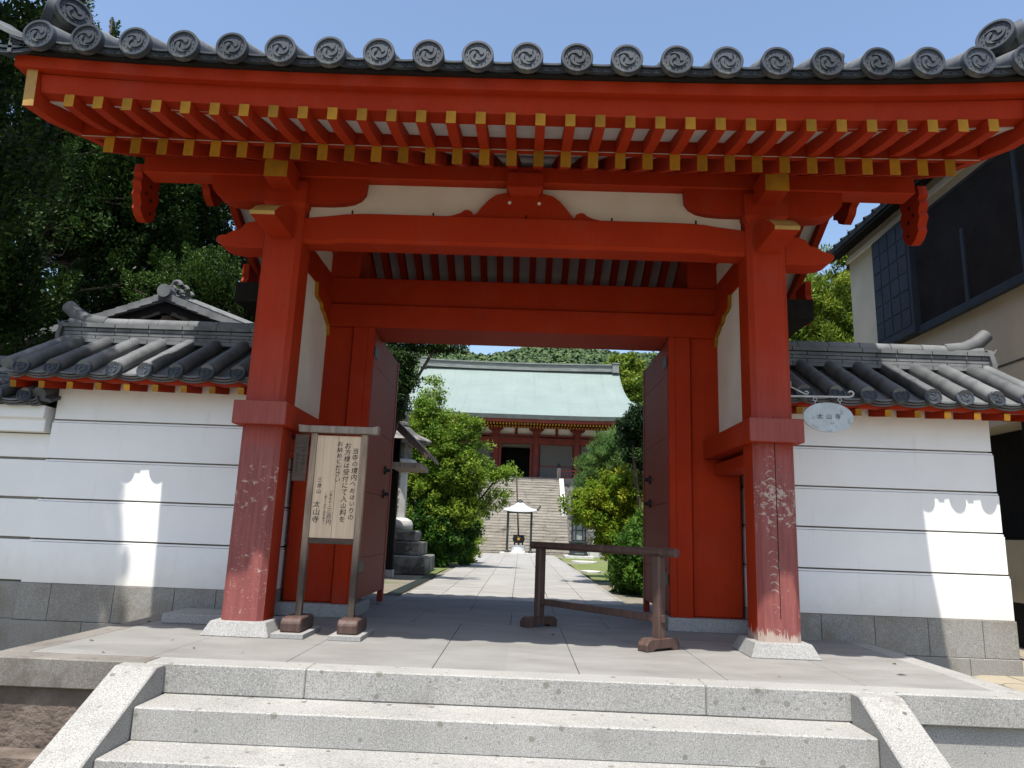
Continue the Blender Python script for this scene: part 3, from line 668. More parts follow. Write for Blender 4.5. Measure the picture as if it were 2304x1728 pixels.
# --- barge boards at the gable ends with pendants
for s in (-1, 1):
    lo = [(3.12, 4.0), (2.82, 4.04), (2.48, 4.135), (2.12, 4.235), (1.78, 4.34), (1.3, 4.56), (0.8, 4.84), (0.35, 5.10), (0.0, 5.30)]
    hi = [(0.0, 6.2), (0.35, 5.92), (0.8, 5.58), (1.3, 5.24), (1.78, 4.96), (2.12, 4.78), (2.48, 4.60), (2.82, 4.46), (3.14, 4.37)]
    x0, x1 = sorted((s*3.79, s*3.875))
    for sgn in (-1, 1):
        poly = [(YR+sgn*d, z) for d, z in lo+hi]
        n = len(poly); sides = [0]*n; sides[n-1] = 1
        mb = MB(); mb.prism(poly, 'x', x0, x1, 0, sides); mb.build('barge_board', ['red', 'ochre_faded'], gate, smooth=0)
        pend = [(-0.14, 4.36), (-0.165, 4.26), (-0.13, 4.22), (-0.16, 4.17), (-0.12, 4.10), (-0.14, 4.04), (-0.09, 3.97), (-0.10, 3.91), (-0.04, 3.85), (0.03, 3.82), (0.10, 3.84), (0.16, 3.90), (0.19, 3.97), (0.165, 4.03), (0.20, 4.08), (0.21, 4.15), (0.17, 4.21), (0.19, 4.27), (0.19, 4.40)]
        yc = YR + sgn*1.43
        poly = [(yc+sgn*-1*a*1.0 if sgn > 0 else yc+a, b) for a, b in pend]
        mb = MB(); mb.prism(poly, 'x', s*3.83-0.03, s*3.83+0.055, 0)
        for (a, b, r) in ((0.03, 4.20, 0.02), (0.06, 4.06, 0.022), (-0.03, 4.10, 0.018), (0.08, 3.93, 0.018)):
            xx = s*3.83-0.0305 if s > 0 else s*3.83+0.0555
            mb.tube([(xx, yc+a, b), (xx-s*0.004, yc+a, b)], r, 10, 1)
        mb.build('gable_pendant', ['red', 'black_wood'], gate, smooth=0)
    mb = MB()
    pend = [(0.36, 5.3), (0.37, 5.1), (0.30, 5.06), (0.34, 4.98), (0.26, 4.92), (0.27, 4.84), (0.17, 4.80), (0.13, 4.73), (0.0, 4.66)]
    mb.prism([(YR+a, b) for a, b in pend] + [(YR-a, b) for a, b in reversed(pend[:-1])], 'x', s*3.83-0.035, s*3.83+0.055)
    mb.build('gable_pendant', 'red', gate, smooth=0)

# --- tiled roof
ROWS = [-3.70 + 0.37*i for i in range(21)]
def tomoe(mb, r, y, m=0):
    """three raised commas and a ring of beads, on a face towards -y, centred on the origin"""
    for k in range(3):
        a0 = k*2*math.pi/3 + 0.5; pts = []
        outer = []; inner = []
        for i in range(9):
            t = i/8; ang = a0 + t*2.2; rr = r*(0.30 + 0.33*t); w = r*0.15*(1-t)**0.7 + 0.004*r
            outer.append(((rr+w)*math.cos(ang), (rr+w)*math.sin(ang))); inner.append(((rr-w)*math.cos(ang), (rr-w)*math.sin(ang)))
        head = [(r*0.30*math.cos(a0) + r*0.15*math.cos(a0-math.pi/2+q), r*0.30*math.sin(a0) + r*0.15*math.sin(a0-math.pi/2+q)) for q in (-1.0, -0.5, 0, 0.5, 1.0)]
        pts = inner[::-1][:-1] + head[:] + outer[1:]
        n = len(pts); v = [(p[0], y, p[1]) for p in pts] + [(p[0]*0.97, y-0.09*r, p[1]*0.97) for p in pts]
        mid = len(v)
        f = [(i, (i+1) % n, n+(i+1) % n, n+i) for i in range(n)]
        # cap as strips between inner and outer arcs
        f.append(tuple(range(n, 2*n)))
        mb.add(v, f, m)
    for k in range(14):
        a = k*2*math.pi/14+0.1; cx, cz = 0.72*r*math.cos(a), 0.72*r*math.sin(a); q = 0.05*r
        mb.add([(cx-q, y, cz), (cx, y, cz+q), (cx+q, y, cz), (cx, y, cz-q), (cx, y-0.06*r, cz)], [(0, 1, 4), (1, 2, 4), (2, 3, 4), (3, 0, 4)], m)
def disc_mb(r):
    mb = MB()
    mb.lathe([(r, 0.05), (r, 0.004), (r*0.97, 0.0), (r*0.84, 0.0), (r*0.80, 0.012), (0.0, 0.012)], (0, 0, 0), 28, 0, 'y')
    tomoe(mb, r*0.80/0.86, 0.012, 1)
    return mb
def tile_tube(mb, x, y0, y1, r, zf, seg=0.32, dx=0.0, n=10, m=0):
    L = abs(y1-y0); k = max(2, round(L/seg)); pts = []; rad = []
    for i in range(k):
        for t, rr in ((0.0, 1.0), (0.97, 0.955)):
            q = (i+t)/k; y = y0+(y1-y0)*q
            pts.append((x+dx*q, y, zf(x, y))); rad.append(r*rr)
    mb.tube(pts, rad, n, m)
R_T = 0.097
def verge_x(y): return 3.82 + 0.10*max(0, min(1, (abs(y-YR)-2.3)/0.9))
dm = None
for i, x in enumerate(ROWS):
    mb = MB(); tile_tube(mb, x, -1.66, YR-0.08, R_T, lambda a, b: roof_z(a, b)+0.05)
    row = mb.build('tile_row', 'tile_lit', gate, smooth=40, at=(x, -1.66, roof_z(x, -1.66)+0.026))
    if dm is None: dm = disc_mb(0.119); o = dm.build('end_disc', ['tile', 'tile'], row, smooth=40, at=None, fix=True); first = o
    else: o = first.copy(); COL.objects.link(o); o.parent = row
    o.location = (0, -0.045, 0); o.rotation_euler = (0.0, random.uniform(-0.5, 0.5), 0)
def pan(mb, xa, xb, ya, yb, zf, sag, nu=6, step=0.0, m=0):
    mb.grid(lambda u, v: (xa+(xb-xa)*u, ya+(yb-ya)*v, zf(xa+(xb-xa)*u, ya+(yb-ya)*v) - sag*(1-(2*u-1)**2) + step), nu, max(2, int(abs(yb-ya)/0.2)), m)
mb = MB()
gaps = [(-3.95, -3.70)] + list(zip(ROWS[:-1], ROWS[1:])) + [(3.70, 3.95)]
for xa, xb in gaps:
    for sgn in (-1, 1):
        yb_ = YR+sgn*0.02; k = 12; y0 = YR+sgn*3.26
        for j in range(k):
            ya = y0+(yb_-y0)*j/k; yc = y0+(yb_-y0)*(j+1)/k
            if xb > 3.71: xb_, xa_ = verge_x((ya+yc)/2), xa
            elif xa < -3.71: xb_, xa_ = xb, -verge_x((ya+yc)/2)
            else: xb_, xa_ = xb, xa
            pan(mb, xa_, xb_, ya, yc, lambda a, b: roof_z(a, b)+0.004, 0.035, 6, 0.0)
            # each course steps down onto the next
for sgn in (1,):
    for x in ROWS: tile_tube(mb, x, YR+3.27, YR+0.08, R_T, lambda a, b: roof_z(a, b)+0.05)
mb.build('roof_tiles', 'tile_lit', gate, smooth=40)
mb = MB()
for sgn in (-1,):
    for xa, xb in gaps:
        for lay, (dz, dy, th) in enumerate(((0.032, 0.0, 0.015), (0.014, 0.02, 0.034))):
            nu = 8; v = []; f = []
            for i in range(nu+1):
                u = i/nu; x = xa+(xb-xa)*u; z = roof_z(x, -1.65) - 0.032*(1-(2*u-1)**2) + dz
                v += [(x, -1.66+dy, z), (x, -1.66+dy, z-th), (x, -1.59, z-th), (x, -1.59, z)]
            for i in range(nu): f += [(i*4+j, i*4+(j+1) % 4, i*4+4+(j+1) % 4, i*4+4+j) for j in range(4)]
            mb.add(v, f)
        for k in range(5):                                 # arabesque relief on the lip
            u = (k+0.5)/5; x = xa+(xb-xa)*u; z = roof_z(x, -1.65)-0.032*(1-(2*u-1)**2)-0.003
            mb.tube([(x-0.022, -1.641, z-0.006), (x-0.008, -1.646, z+0.010), (x+0.010, -1.646, z-0.008), (x+0.024, -1.641, z+0.006)], 0.005, 5)
mb.build('eave_lip_tiles', 'tile', gate, smooth=30)
# main ridge
mb = MB(); ZR = 6.19
for i, (z0, z1, hw) in enumerate(((0.0, 0.10, 0.21), (0.10, 0.17, 0.17), (0.17, 0.24, 0.165), (0.24, 0.31, 0.16), (0.31, 0.37, 0.155))):
    mb.box(-3.86, 3.86, YR-hw, YR+hw, ZR+z0, ZR+z1-0.008)
    mb.box(-3.86, 3.86, YR-hw+0.03, YR+hw-0.03, ZR+z1-0.008, ZR+z1)
mb.tube([(-3.86+7.72*i/24, YR, ZR+0.385+0.05*(abs(-1+i/12))**3) for i in range(25)], [0.10]*25, 10)
rd = mb.build('roof_ridge', 'tile_lit', gate, smooth=40)
for s in (-1, 1):
    mb = MB()
    mb.tube([(s*3.50, YR, 6.68), (s*3.68, YR, 6.73), (s*3.80, YR, 6.83), (s*3.87, YR, 6.94)], [0.10, 0.095, 0.08, 0.07], 12)
    mb.prism([(YR-0.32, 6.1), (YR-0.27, 6.5), (YR-0.17, 6.72), (YR, 6.80), (YR+0.17, 6.72), (YR+0.27, 6.5), (YR+0.32, 6.1)], 'x', s*3.93-0.05, s*3.93+0.05)
    mb.tube([(s*3.96, YR, 6.74), (s*4.04, YR, 6.76), (s*4.09, YR, 6.84)], [0.035, 0.028, 0.008], 8)
    mb.build('ridge_end_tile', 'tile_lit', rd, smooth=40)
    # verge tiles and descending ridge
    mb = MB()
    for sgn in (-1, 1):
        pts = []; rad = []
        for i in range(30):
            y = YR+sgn*(3.05-2.95*i/29); pts.append((s*verge_x(y), y, roof_z(3.85, y)+0.05)); rad.append(0.062 if i % 3 else 0.070)
        mb.tube(pts, rad, 10)
    for sgn in (-1, 1):
        for j in range(11):
            ya = YR+sgn*(3.26-j*0.29); yc = ya-sgn*0.27
            for (yy0, yy1) in ((ya, yc),):
                a0, a1 = sorted((yy0, yy1)); zz0, zz1 = roof_z(3.93, a0), roof_z(3.93, a1)
                q0 = verge_x((a0+a1)/2); x0, x1 = sorted((s*(q0+0.02), s*(q0+0.05)))
                mb.add([(x0, a0, zz0-0.11), (x1, a0, zz0-0.11), (x1, a1, zz1-0.11), (x0, a1, zz1-0.11), (x0, a0, zz0+0.03), (x1, a0, zz0+0.03), (x1, a1, zz1+0.03), (x0, a1, zz1+0.03)],
                       [(0, 3, 2, 1), (4, 5, 6, 7), (0, 1, 5, 4), (1, 2, 6, 5), (2, 3, 7, 6), (3, 0, 4, 7)])
    mb.build('verge_tiles', 'tile_lit', gate, smooth=40)
    # upswept corner tiles beyond the last row, at the front eave
    for (dz, dy, th, mt) in ((0.045, 0.0, 0.040, 'tile_lit'), (-0.005, 0.02, 0.022, 'tile'), (-0.035, 0.03, 0.028, 'tile')):
        mb = MB(); nu = 8; v = []; f = []
        for i in range(nu+1):
            u = i/nu; x = s*(3.77+0.37*u); z = roof_z(3.74, -1.65) + dz + (0.135*u*u+0.02*u if dz > 0 else -0.03*(1-(2*u-1)**2)); th_ = th
            q = -1.66+dy
            v += [(x, q, z), (x, q, z-th_), (x, q+0.42-0.2*u, z-th_+0.16-0.07*u), (x, q+0.42-0.2*u, z+0.16-0.07*u)]
        for i in range(nu): f += [(i*4+j, i*4+(j+1) % 4, i*4+4+(j+1) % 4, i*4+4+j) for j in range(4)]
        f += [(0, 1, 2, 3), (nu*4+3, nu*4+2, nu*4+1, nu*4)]
        mb.add(v, f); mb.build('corner_eave_tile', mt, gate, smooth=40)
    mb = MB(); y0 = -1.28
    tile_tube(mb, s*3.78, y0, YR-0.1, 0.075, lambda a, b: roof_z(a, b)+0.22)
    mb.grid(lambda u, v: (s*3.78+(u-0.5)*0.20, y0-0.12+v*2.6, roof_z(3.84, y0-0.12+v*2.6)+0.12+0.05*(1-(2*u-1)**2)), 6, 8)
    dr = mb.build('descending_ridge', 'tile_lit', gate, smooth=40)
    for rz, tilt, ox in ((-s*0.85, 0.15, -0.07), (s*0.85, 0.15, 0.10)):
        d = Vector((math.sin(rz)*math.cos(tilt), -math.cos(rz)*math.cos(tilt), math.sin(tilt)))
        c = Vector((s*(3.80+ox), y0-0.06, roof_z(3.84, y0)+0.30))
        mb = MB(); mb.tube([c+d*0.02, c-d*0.26], [0.118, 0.108], 20)
        ct = mb.build('corner_tile', 'tile_lit', dr, smooth=40, at=c)
        o = first.copy(); COL.objects.link(o); o.parent = ct; o.scale = (1.15, 1.4, 1.15)
        o.location = d*0.06; o.rotation_euler = (-tilt, 0, rz)

# ================================================================== PLASTER WALLS BESIDE THE GATE
def wall_roof(root, xa, xb, ye, ze, yr, zr, xlist, ridge_x, end, disc_r=0.085, mir=1, back=True):
    """tiled coping: eave line at (ye, ze), ridge at (yr, zr)"""
    zf = lambda x, y: ze + (zr-ze)*(y-ye)/(yr-ye) if y <= yr else ze + (zr-ze)*(2*yr-ye-y)/(yr-ye)
    for x in xlist:
        mb = MB(); tile_tube(mb, x, ye, yr-0.10, disc_r*0.93, lambda a, b: zf(a, b)+0.045, seg=0.34)
        row = mb.build('tile_row', 'tile_lit', root, smooth=40, at=(x, ye, zf(x, ye)+0.04))
        o = first.copy(); COL.objects.link(o); o.parent = row; k = disc_r/0.119; o.scale = (k, k, k)
        o.location = (0, -0.03, 0); o.rotation_euler = (-0.25, random.uniform(-.6, .6), 0)
    mb = MB()
    ex = sorted([xa]+list(xlist)+[xb])
    for p, q in zip(ex[:-1], ex[1:]):
        for sg in ((-1, 1) if back else (-1,)):
            y0 = ye if sg < 0 else 2*yr-ye
            pan(mb, p, q, y0, yr, lambda a, b: zf(a, b)+0.005, 0.03, 6)
        for dz, dy, th in ((0.022, 0.0, 0.018), (0.0, 0.025, 0.02), (-0.024, 0.05, 0.018)):
            nu = 6; v = []; f = []
            for i in range(nu+1):
                u = i/nu; x = p+(q-p)*u; z = zf(x, ye)-0.03*(1-(2*u-1)**2)+dz
                v += [(x, ye+dy, z), (x, ye+dy, z-th), (x, ye+0.2, z-th+0.03), (x, ye+0.2, z+0.03)]
            for i in range(nu): f += [(i*4+j, i*4+(j+1) % 4, i*4+4+(j+1) % 4, i*4+4+j) for j in range(4)]
            mb.add(v, f)
    for x in xlist:
        if back: tile_tube(mb, x, 2*yr-ye, yr+0.1, disc_r*0.93, lambda a, b: zf(a, b)+0.045, seg=0.34)
    mb.build('roof_tiles', 'tile_lit', root, smooth=40)
    # ridge courses
    x0, x1 = sorted(ridge_x); mb = MB(); rnd = random.Random(3)
    zb = zr - 0.02
    for c, (h, hw) in enumerate(((0.05, 0.15), (0.042, 0.135), (0.042, 0.135), (0.042, 0.135), (0.05, 0.16))):
        x = x0 + (0 if c % 2 else -0.17)
        while x < x1:
            q0, q1 = max(x0, x), min(x1, x+0.385)
            if q1-q0 > 0.02: mb.box(q0, q1-0.004, yr-hw, yr+hw, zb, zb+h-0.008)
            x += 0.39
        mb.box(x0, x1, yr-hw+0.025, yr+hw-0.025, zb+h-0.008, zb+h)
        zb += h
    k = int((x1-x0)/0.36)
    for i in range(k+1):
        q0, q1 = x0+i*(x1-x0)/(k+1), x0+(i+1)*(x1-x0)/(k+1)
        mb.tube([(q0, yr, zb+0.02), (q1-0.006, yr, zb+0.02)], [0.083, 0.080], 12)
    rg = mb.build('roof_ridge', 'tile_lit', root, smooth=40)
    s = 1 if end > 0 else -1; xe = x1 if s > 0 else x0
    mb = MB()
    mb.tube([(xe-s*0.42, yr, zb+0.03), (xe-s*0.2, yr, zb+0.06), (xe-s*0.05, yr, zb+0.13), (xe+s*0.08, yr, zb+0.24)], [0.085, 0.085, 0.082, 0.078], 14)
    mb.prism([(yr-0.17, zb-0.29), (yr-0.19, zb-0.15), (yr-0.13, zb+0.02), (yr, zb+0.07), (yr+0.13, zb+0.02), (yr+0.19, zb-0.15), (yr+0.17, zb-0.29)], 'x', xe-0.005, xe+s*0.05)
    mb.tube([(xe+s*0.05, yr-0.04, zb-0.02), (xe+s*0.11, yr-0.05, zb), (xe+s*0.15, yr-0.05, zb+0.06)], [0.03, 0.024, 0.006], 8)
    mb.build('ridge_end_tile', 'tile_lit', rg, smooth=40)
    # verge
    xv = xb if s > 0 else xa
    mb = MB(); tile_tube(mb, xv, ye+0.02, yr-0.05, 0.07, lambda a, b: zf(a, b)+0.05, seg=0.3)
    for j in range(4):
        y0 = ye+0.04+j*0.24; a0, a1 = sorted((xv-s*0.02, xv+s*0.12))
        mb.add([(a0, y0, zf(xv, y0)+0.03), (a1, y0, zf(xv, y0)-0.02), (a1, y0+0.25, zf(xv, y0+0.25)-0.01), (a0, y0+0.25, zf(xv, y0+0.25)+0.045), (a0, y0, zf(xv, y0)-0.02), (a1, y0, zf(xv, y0)-0.05), (a1, y0+0.25, zf(xv, y0+0.25)-0.04), (a0, y0+0.25, zf(xv, y0+0.25))] if s > 0 else
               [(a1, y0, zf(xv, y0)+0.03), (a0, y0, zf(xv, y0)-0.02), (a0, y0+0.25, zf(xv, y0+0.25)-0.01), (a1, y0+0.25, zf(xv, y0+0.25)+0.045), (a1, y0, zf(xv, y0)-0.02), (a0, y0, zf(xv, y0)-0.05), (a0, y0+0.25, zf(xv, y0+0.25)-0.04), (a1, y0+0.25, zf(xv, y0+0.25))],
               [(0, 1, 2, 3), (4, 7, 6, 5), (0, 4, 5, 1), (1, 5, 6, 2), (2, 6, 7, 3), (3, 7, 4, 0)])
    mb.build('verge_tiles', 'tile_lit', root, smooth=40)

GROOVES = [0.252, 0.680, 1.088, 1.498, 1.911, 2.36]
def wall_body(root, x0, x1, yf, yb, zs, bottoms, joints, batter=0.010):
    mb = MB(); mb.box(x0+0.06, x1-0.06, yf+0.065, yb-0.065, 0.2, GROOVES[-1]-0.01)
    mb.build('wall_core', 'groove', root, smooth=0)
    n = len(GROOVES)-1
    for i in range(n):
        d = batter*i; z0, z1 = GROOVES[i], GROOVES[i+1]
        e = 0.010
        mb = MB(); mb.box(x0+d, x1-d, yf+d, yb-d, z0+(0.012 if i else 0.001), z1-0.026)
        if i < n-1: mb.box(x0+d+0.004, x1-d-0.004, yf+d+0.008, yb-d-0.008, z1-0.0225, z1-0.004)
        mb.build('plaster_band', 'wall_plaster', root, bevel=0.003, smooth=0, at=((x0+x1)/2, yf, 0))
    mb = MB(); js = [x0-0.012]+joints+[x1+0.012]
    for p, q in zip(js[:-1], js[1:]): mb.box(p+0.002, q-0.002, yf-0.012, yb+0.012, -0.105, 0.25)
    js2 = [x0-0.02]+[j+0.37 for j in joints[:-1]]+[x1+0.02]
    for p, q in zip(js2[:-1], js2[1:]): mb.box(p+0.002, q-0.002, yf-0.03, yb+0.03, -0.9, -0.108)
    mb.build('stone_base', 'wall_stone', root, bevel=0.004, smooth=0)

WY = 1.62
for s, lab in ((1, 'white banded plaster wall with tiled roof running right from the gate to the cream house'), (-1, 'white banded plaster wall with tiled roof left of the gate, dappled by tree shade')):
    w = thing('boundary_wall', lab, 'wall', (s*3.7, WY, 0), 'plaster walls flanking the gate')
    x0, x1 = sorted((s*2.44, s*4.945))
    wall_body(w, x0, x1, 1.0, 2*WY-1.0, 0, None, [j for j in ((3.05, 3.57, 4.09, 4.62) if s > 0 else (-4.62, -3.98, -3.37, -2.95))])
    rows = [s*(5.065-0.3165*i) for i in range(9)]
    a, b = sorted((s*2.46, s*5.24))
    wall_roof(w, a, b, 0.65, 2.362, WY, 2.90, rows, (s*2.46, s*5.27), s)
    mb = MB(); a, b = sorted((s*2.46, s*5.22)); mb.add([(a, .72, 2.275), (b, .72, 2.275), (b, .72, 2.345), (a, .72, 2.345), (a, .78, 2.275), (b, .78, 2.275), (b, .78, 2.38), (a, .78, 2.38)], [(0, 1, 2, 3), (7, 6, 5, 4), (0, 4, 5, 1), (1, 5, 6, 2), (2, 6, 7, 3), (3, 7, 4, 0)])
    mb.build('eave_board', 'red', w, smooth=0)
    mb = MB(); mb.box(a, b, .78, 2*WY-.78, 2.345, 2.375); mb.build('soffit', 'red', w, smooth=0)
    base = None
    for i in range(9):
        x = s*(5.16-0.293*i)
        if base is None:
            mb = MB(); mb.bar((x, 0.69, 2.226), (x, 1.15, 2.30), 0.062, 0.07, 0, 1); base = mb.build('rafter', ['red', 'ochre'], w, smooth=0, at=(x, 0.7, 2.23)); bx = x
        else: copy_part(base, w, dx=x-bx)
# lower wall carrying on to the left
w = thing('lower_wall', 'lower white plaster wall with thick plaster eave at the far left edge', 'wall', (-8, 1.7, 0))
mb = MB(); mb.box(-12, -4.96, 1.12, 2.2, 0.25, 1.80); mb.build('wall_core', 'groove', w, smooth=0)
for i in range(4):
    z0, z1 = GROOVES[i], min(GROOVES[i+1], 1.775)
    mb = MB(); mb.box(-12, -4.955+0.0, 1.075+0.008*i, 2.25-0.008*i, z0+0.016, z1-0.012); mb.build('plaster_band', 'wall_plaster', w, bevel=0.003, smooth=0, at=(-8, 1, 0))
mb = MB(); mb.box(-12, -5.0, 1.06, 2.26, -0.105, 0.25); mb.box(-12, -5.0, 1.04, 2.28, -0.9, -0.108); mb.build('stone_base', 'wall_stone', w, smooth=0)
mb = MB(); mb.prism([(0.99, 1.775), (0.99, 1.90), (0.95, 1.92), (0.95, 2.05), (2.38, 2.05), (2.38, 1.775)], 'x', -12, -4.965); mb.build('plaster_eave', 'plaster', w, bevel=0.006, smooth=0)
wall_roof(w, -12, -4.99, 0.84, 2.10, 1.66, 2.42, [-5.12-0.30*i for i in range(20)], (-12, -5.2), 1, 0.075)

# a few dry leaves and twigs blown onto the platform
rl_ = random.Random(9); mb = MB()
for (x, y) in ((-3.15, -0.75), (-2.95, 0.25), (-2.3, -0.9), (-1.9, -1.0), (-3.3, 0.4), (-2.6, -0.6), (2.9, -0.8), (3.1, -0.3), (0.4, 0.6), (-0.9, 2.1), (1.0, 2.6), (-2.8, -1.2), (1.9, -1.1)):
    a = rl_.uniform(0, 6.28); L_ = rl_.uniform(0.018, 0.045); w_ = L_*rl_.uniform(0.25, 0.45); ca, sa = math.cos(a), math.sin(a)
    P_ = [(-L_, 0, 0.003), (0, -w_, 0.010), (L_, 0, 0.005), (0, w_, 0.012)]
    mb.add([(x+p[0]*ca-p[1]*sa, y+p[0]*sa+p[1]*ca, p[2]) for p in P_], [(0, 1, 2, 3)])
tag(mb.build('leaf_litter', 'bark', None, smooth=0, fix=False), 'few dry brown leaves scattered on the platform', 'leaves', kind='stuff')

# ================================================================== THINGS ON THE PLATFORM
# notice board
nb = thing('notice_board', 'wooden notice board on two posts with handwritten columns, left of the doorway', 'notice board', (-1.58, 0.0, 0.04))
mb = MB(); mb.box(-1.785, -1.392, -0.018, 0.018, 0.815, 1.715); bd = mb.build('board', 'board', nb, smooth=0)
mb = MB(); mb.box(-1.592, -1.589, -0.0186, -0.0181, 0.815, 1.715); mb.build('board_seam', 'dark_wood', bd, smooth=0)
mb = MB(); yy = -0.0195
write_column(mb, '当寺の境内へおはいりの', -1.432, 1.585, 0.054, 0.0585, yy, 0.12, 0.12)
write_column(mb, 'お方様は受付にて入山料を', -1.503, 1.63, 0.058, 0.0590, yy, 0.10, 0.10)
write_column(mb, 'お納めください', -1.575, 1.645, 0.053, 0.0535, yy, 0.10, 0.10)
write_column(mb, '小学生以上', -1.622, 1.215, 0.028, 0.0290, yy, 0.06, 0.08)
write_column(mb, '三百円', -1.624, 1.055, 0.048, 0.052, yy, 0.08, 0.08)
write_column(mb, '（個三十名以上団体割引）', -1.668, 1.195, 0.021, 0.0232, yy, 0.06, 0.08)
write_column(mb, '三身山', -1.732, 1.320, 0.044, 0.051, yy, 0.10, 0.12)
write_column(mb, '太山寺', -1.738, 1.105, 0.062, 0.066, yy, 0.10, 0.12)
mb.build('lettering', 'ink', bd, smooth=0, fix=False)
for x in (-1.815, -1.362):
    mb = MB(); mb.box(x-0.027, x+0.027, -0.030, 0.030, 0.14, 1.735); mb.build('post', 'frame_wood', nb, bevel=0.004, smooth=0)
mb = MB(); mb.prism([(-1.95, 1.738), (-1.96, 1.808), (-1.90, 1.800), (-1.30, 1.800), (-1.235, 1.812), (-1.245, 1.738)], 'y', -0.055, 0.055); mb.build('top_rail', 'grey_wood', nb, bevel=0.004, smooth=0)
mb = MB(); mb.box(-1.788, -1.389, -0.024, 0.024, 0.765, 0.812); mb.build('lower_rail', 'dark_wood', nb, bevel=0.003, smooth=0)
for x in (-1.82, -1.345):
    mb = MB(); mb.prism([(-0.20, 0.041), (-0.205, 0.12), (-0.17, 0.158), (0.17, 0.158), (0.205, 0.12), (0.20, 0.041)], 'x', x-0.085, x+0.085); mb.build('foot', 'brown_wood', nb, bevel=0.01, smooth=0)
for x, lab in ((-1.82, 'thin granite slab under the left foot of the notice board'), (-1.345, 'thin granite slab under the right foot of the notice board')):
    mb = MB(); mb.box(x-0.135, x+0.135, -0.27, 0.27, 0.0008, 0.04)
    tag(mb.build('stone_pad', 'granite_clean', None, bevel=0.003, smooth=0, at=(x, 0, 0)), lab, 'stone slab', 'slabs under the notice board')
pk = MB(); pk.box(-1.975, -1.852, -0.055, -0.040, 1.30, 1.715)
plank = pk.build('hanging_plank', 'dark_wood', None, bevel=0.002, smooth=0, at=(-1.91, -0.05, 1.3))
tag(plank, 'narrow dark plank with faint writing hung beside the pale notice board', 'plank sign')
mb = MB(); write_column(mb, 'この門は五時に', -1.885, 1.635, 0.034, 0.037, -0.0558, 0.05); write_column(mb, '閉まります', -1.938, 1.53, 0.032, 0.036, -0.0558, 0.05)
mb.build('lettering', 'ink', plank, smooth=0, fix=False)
mb = MB(); mb.tube([(-1.875, -0.03, 1.745), (-1.90, -0.047, 1.72)], 0.003, 5); mb.build('cord', 'black_wood', plank)

# wooden barrier across half the doorway
P1, P2 = Vector((0.285, 1.22, 0)), Vector((1.262, -0.06, 0)); dv = (P2-P1).normalized(); pv = Vector((-dv.y, dv.x, 0))
br = thing('wooden_barrier', 'low brown wooden barrier standing askew across the right half of the doorway', 'barrier', tuple((P1+P2)/2))
mb = MB()
a = P1-dv*0.14+Vector((0, 0, 0.803)); b = P2+dv*0.20+Vector((0, 0, 0.803))
cr = 0.036; oct_ = [(math.cos(t)*cr*1.08, math.sin(t)*cr*1.08) for t in [math.pi/8+k*math.pi/4 for k in range(8)]]
v = [p + pv*q[0] + Vector((0, 0, q[1])) for p in (a, b) for q in oct_]
mb.add(v, [tuple(range(8)), tuple(range(15, 7, -1))] + [(i, (i+1) % 8, 8+(i+1) % 8, 8+i) for i in range(8)])
mb.build('top_rail', 'brown_wood', br, smooth=0)
for P in (P1, P2):
    mb = MB(); mb.bar(P+Vector((0, 0, 0.09)), P+Vector((0, 0, 0.775)), 0.088, 0.088, up=tuple(pv)); mb.build('post', 'brown_wood', br, bevel=0.014, smooth=0)
    q = [(-0.20, 0.0), (-0.205, 0.055), (-0.17, 0.092), (-0.13, 0.10), (0.13, 0.10), (0.17, 0.092), (0.205, 0.055), (0.20, 0.0), (0.12, 0.0), (0.10, 0.018), (-0.10, 0.018), (-0.12, 0.0)]
    mb = MB(); w_ = 0.055; n = len(q)
    vv = [P + pv*a_ + dv*s*w_ + Vector((0, 0, z+0.001)) for s in (-1, 1) for a_, z in q]
    mb.add(vv, [tuple(range(n)), tuple(range(2*n-1, n-1, -1))] + [(i, (i+1) % n, n+(i+1) % n, n+i) for i in range(n)])
    mb.build('foot', 'brown_wood', br, bevel=0.006, smooth=0)
mb = MB(); mb.bar(P1+dv*0.04+Vector((0, 0, 0.245)), P2+dv*0.06+Vector((0, 0, 0.255)), 0.04, 0.062); mb.build('lower_rail', 'brown_wood', br, bevel=0.005, smooth=0)

# hanging oval sign on the right-hand post
hs = thing('hanging_sign', 'pale oval metal sign hanging from a scrolled bracket on the right post', 'sign', (2.43, -0.08, 2.2))
ys = -0.07
mb = MB(); X0 = 2.775; Z0 = 2.03
mb.lathe([(1.0, -0.006), (1.0, 0.006), (0.0, 0.006)], (0, 0, 0), 40, 0, 'y')
mb.V = [(X0+x*0.222, ys+y, Z0+z*0.134) for x, y, z in mb.V]
pl = mb.build('plate', 'sign_metal', hs, smooth=30)
mb = MB()
for i, ch in enumerate('太山寺'): write_column(mb, ch, X0-0.075+i*0.078, Z0+0.008, 0.052, 0.05, ys-0.0075, 0.03)
mb.build('lettering', 'ink', pl, smooth=0, fix=False)
mb = MB()
mb.tube([(2.43, ys, 2.212), (2.97, ys, 2.222), (3.0, ys, 2.232), (3.012, ys, 2.255), (3.0, ys, 2.272), (2.98, ys, 2.275), (2.965, ys, 2.262)], 0.0085, 8)
mb.tube([(2.43, ys, 2.335), (2.455, ys, 2.345), (2.455, ys, 2.315), (2.43, ys, 2.305)], 0.006, 6)
mb.tube([(2.43, ys, 2.31), (2.58, ys, 2.235), (2.60, ys, 2.236), (2.61, ys, 2.25), (2.595, ys, 2.262), (2.578, ys, 2.255)], 0.006, 6)
mb.build('bracket', 'steel', hs)
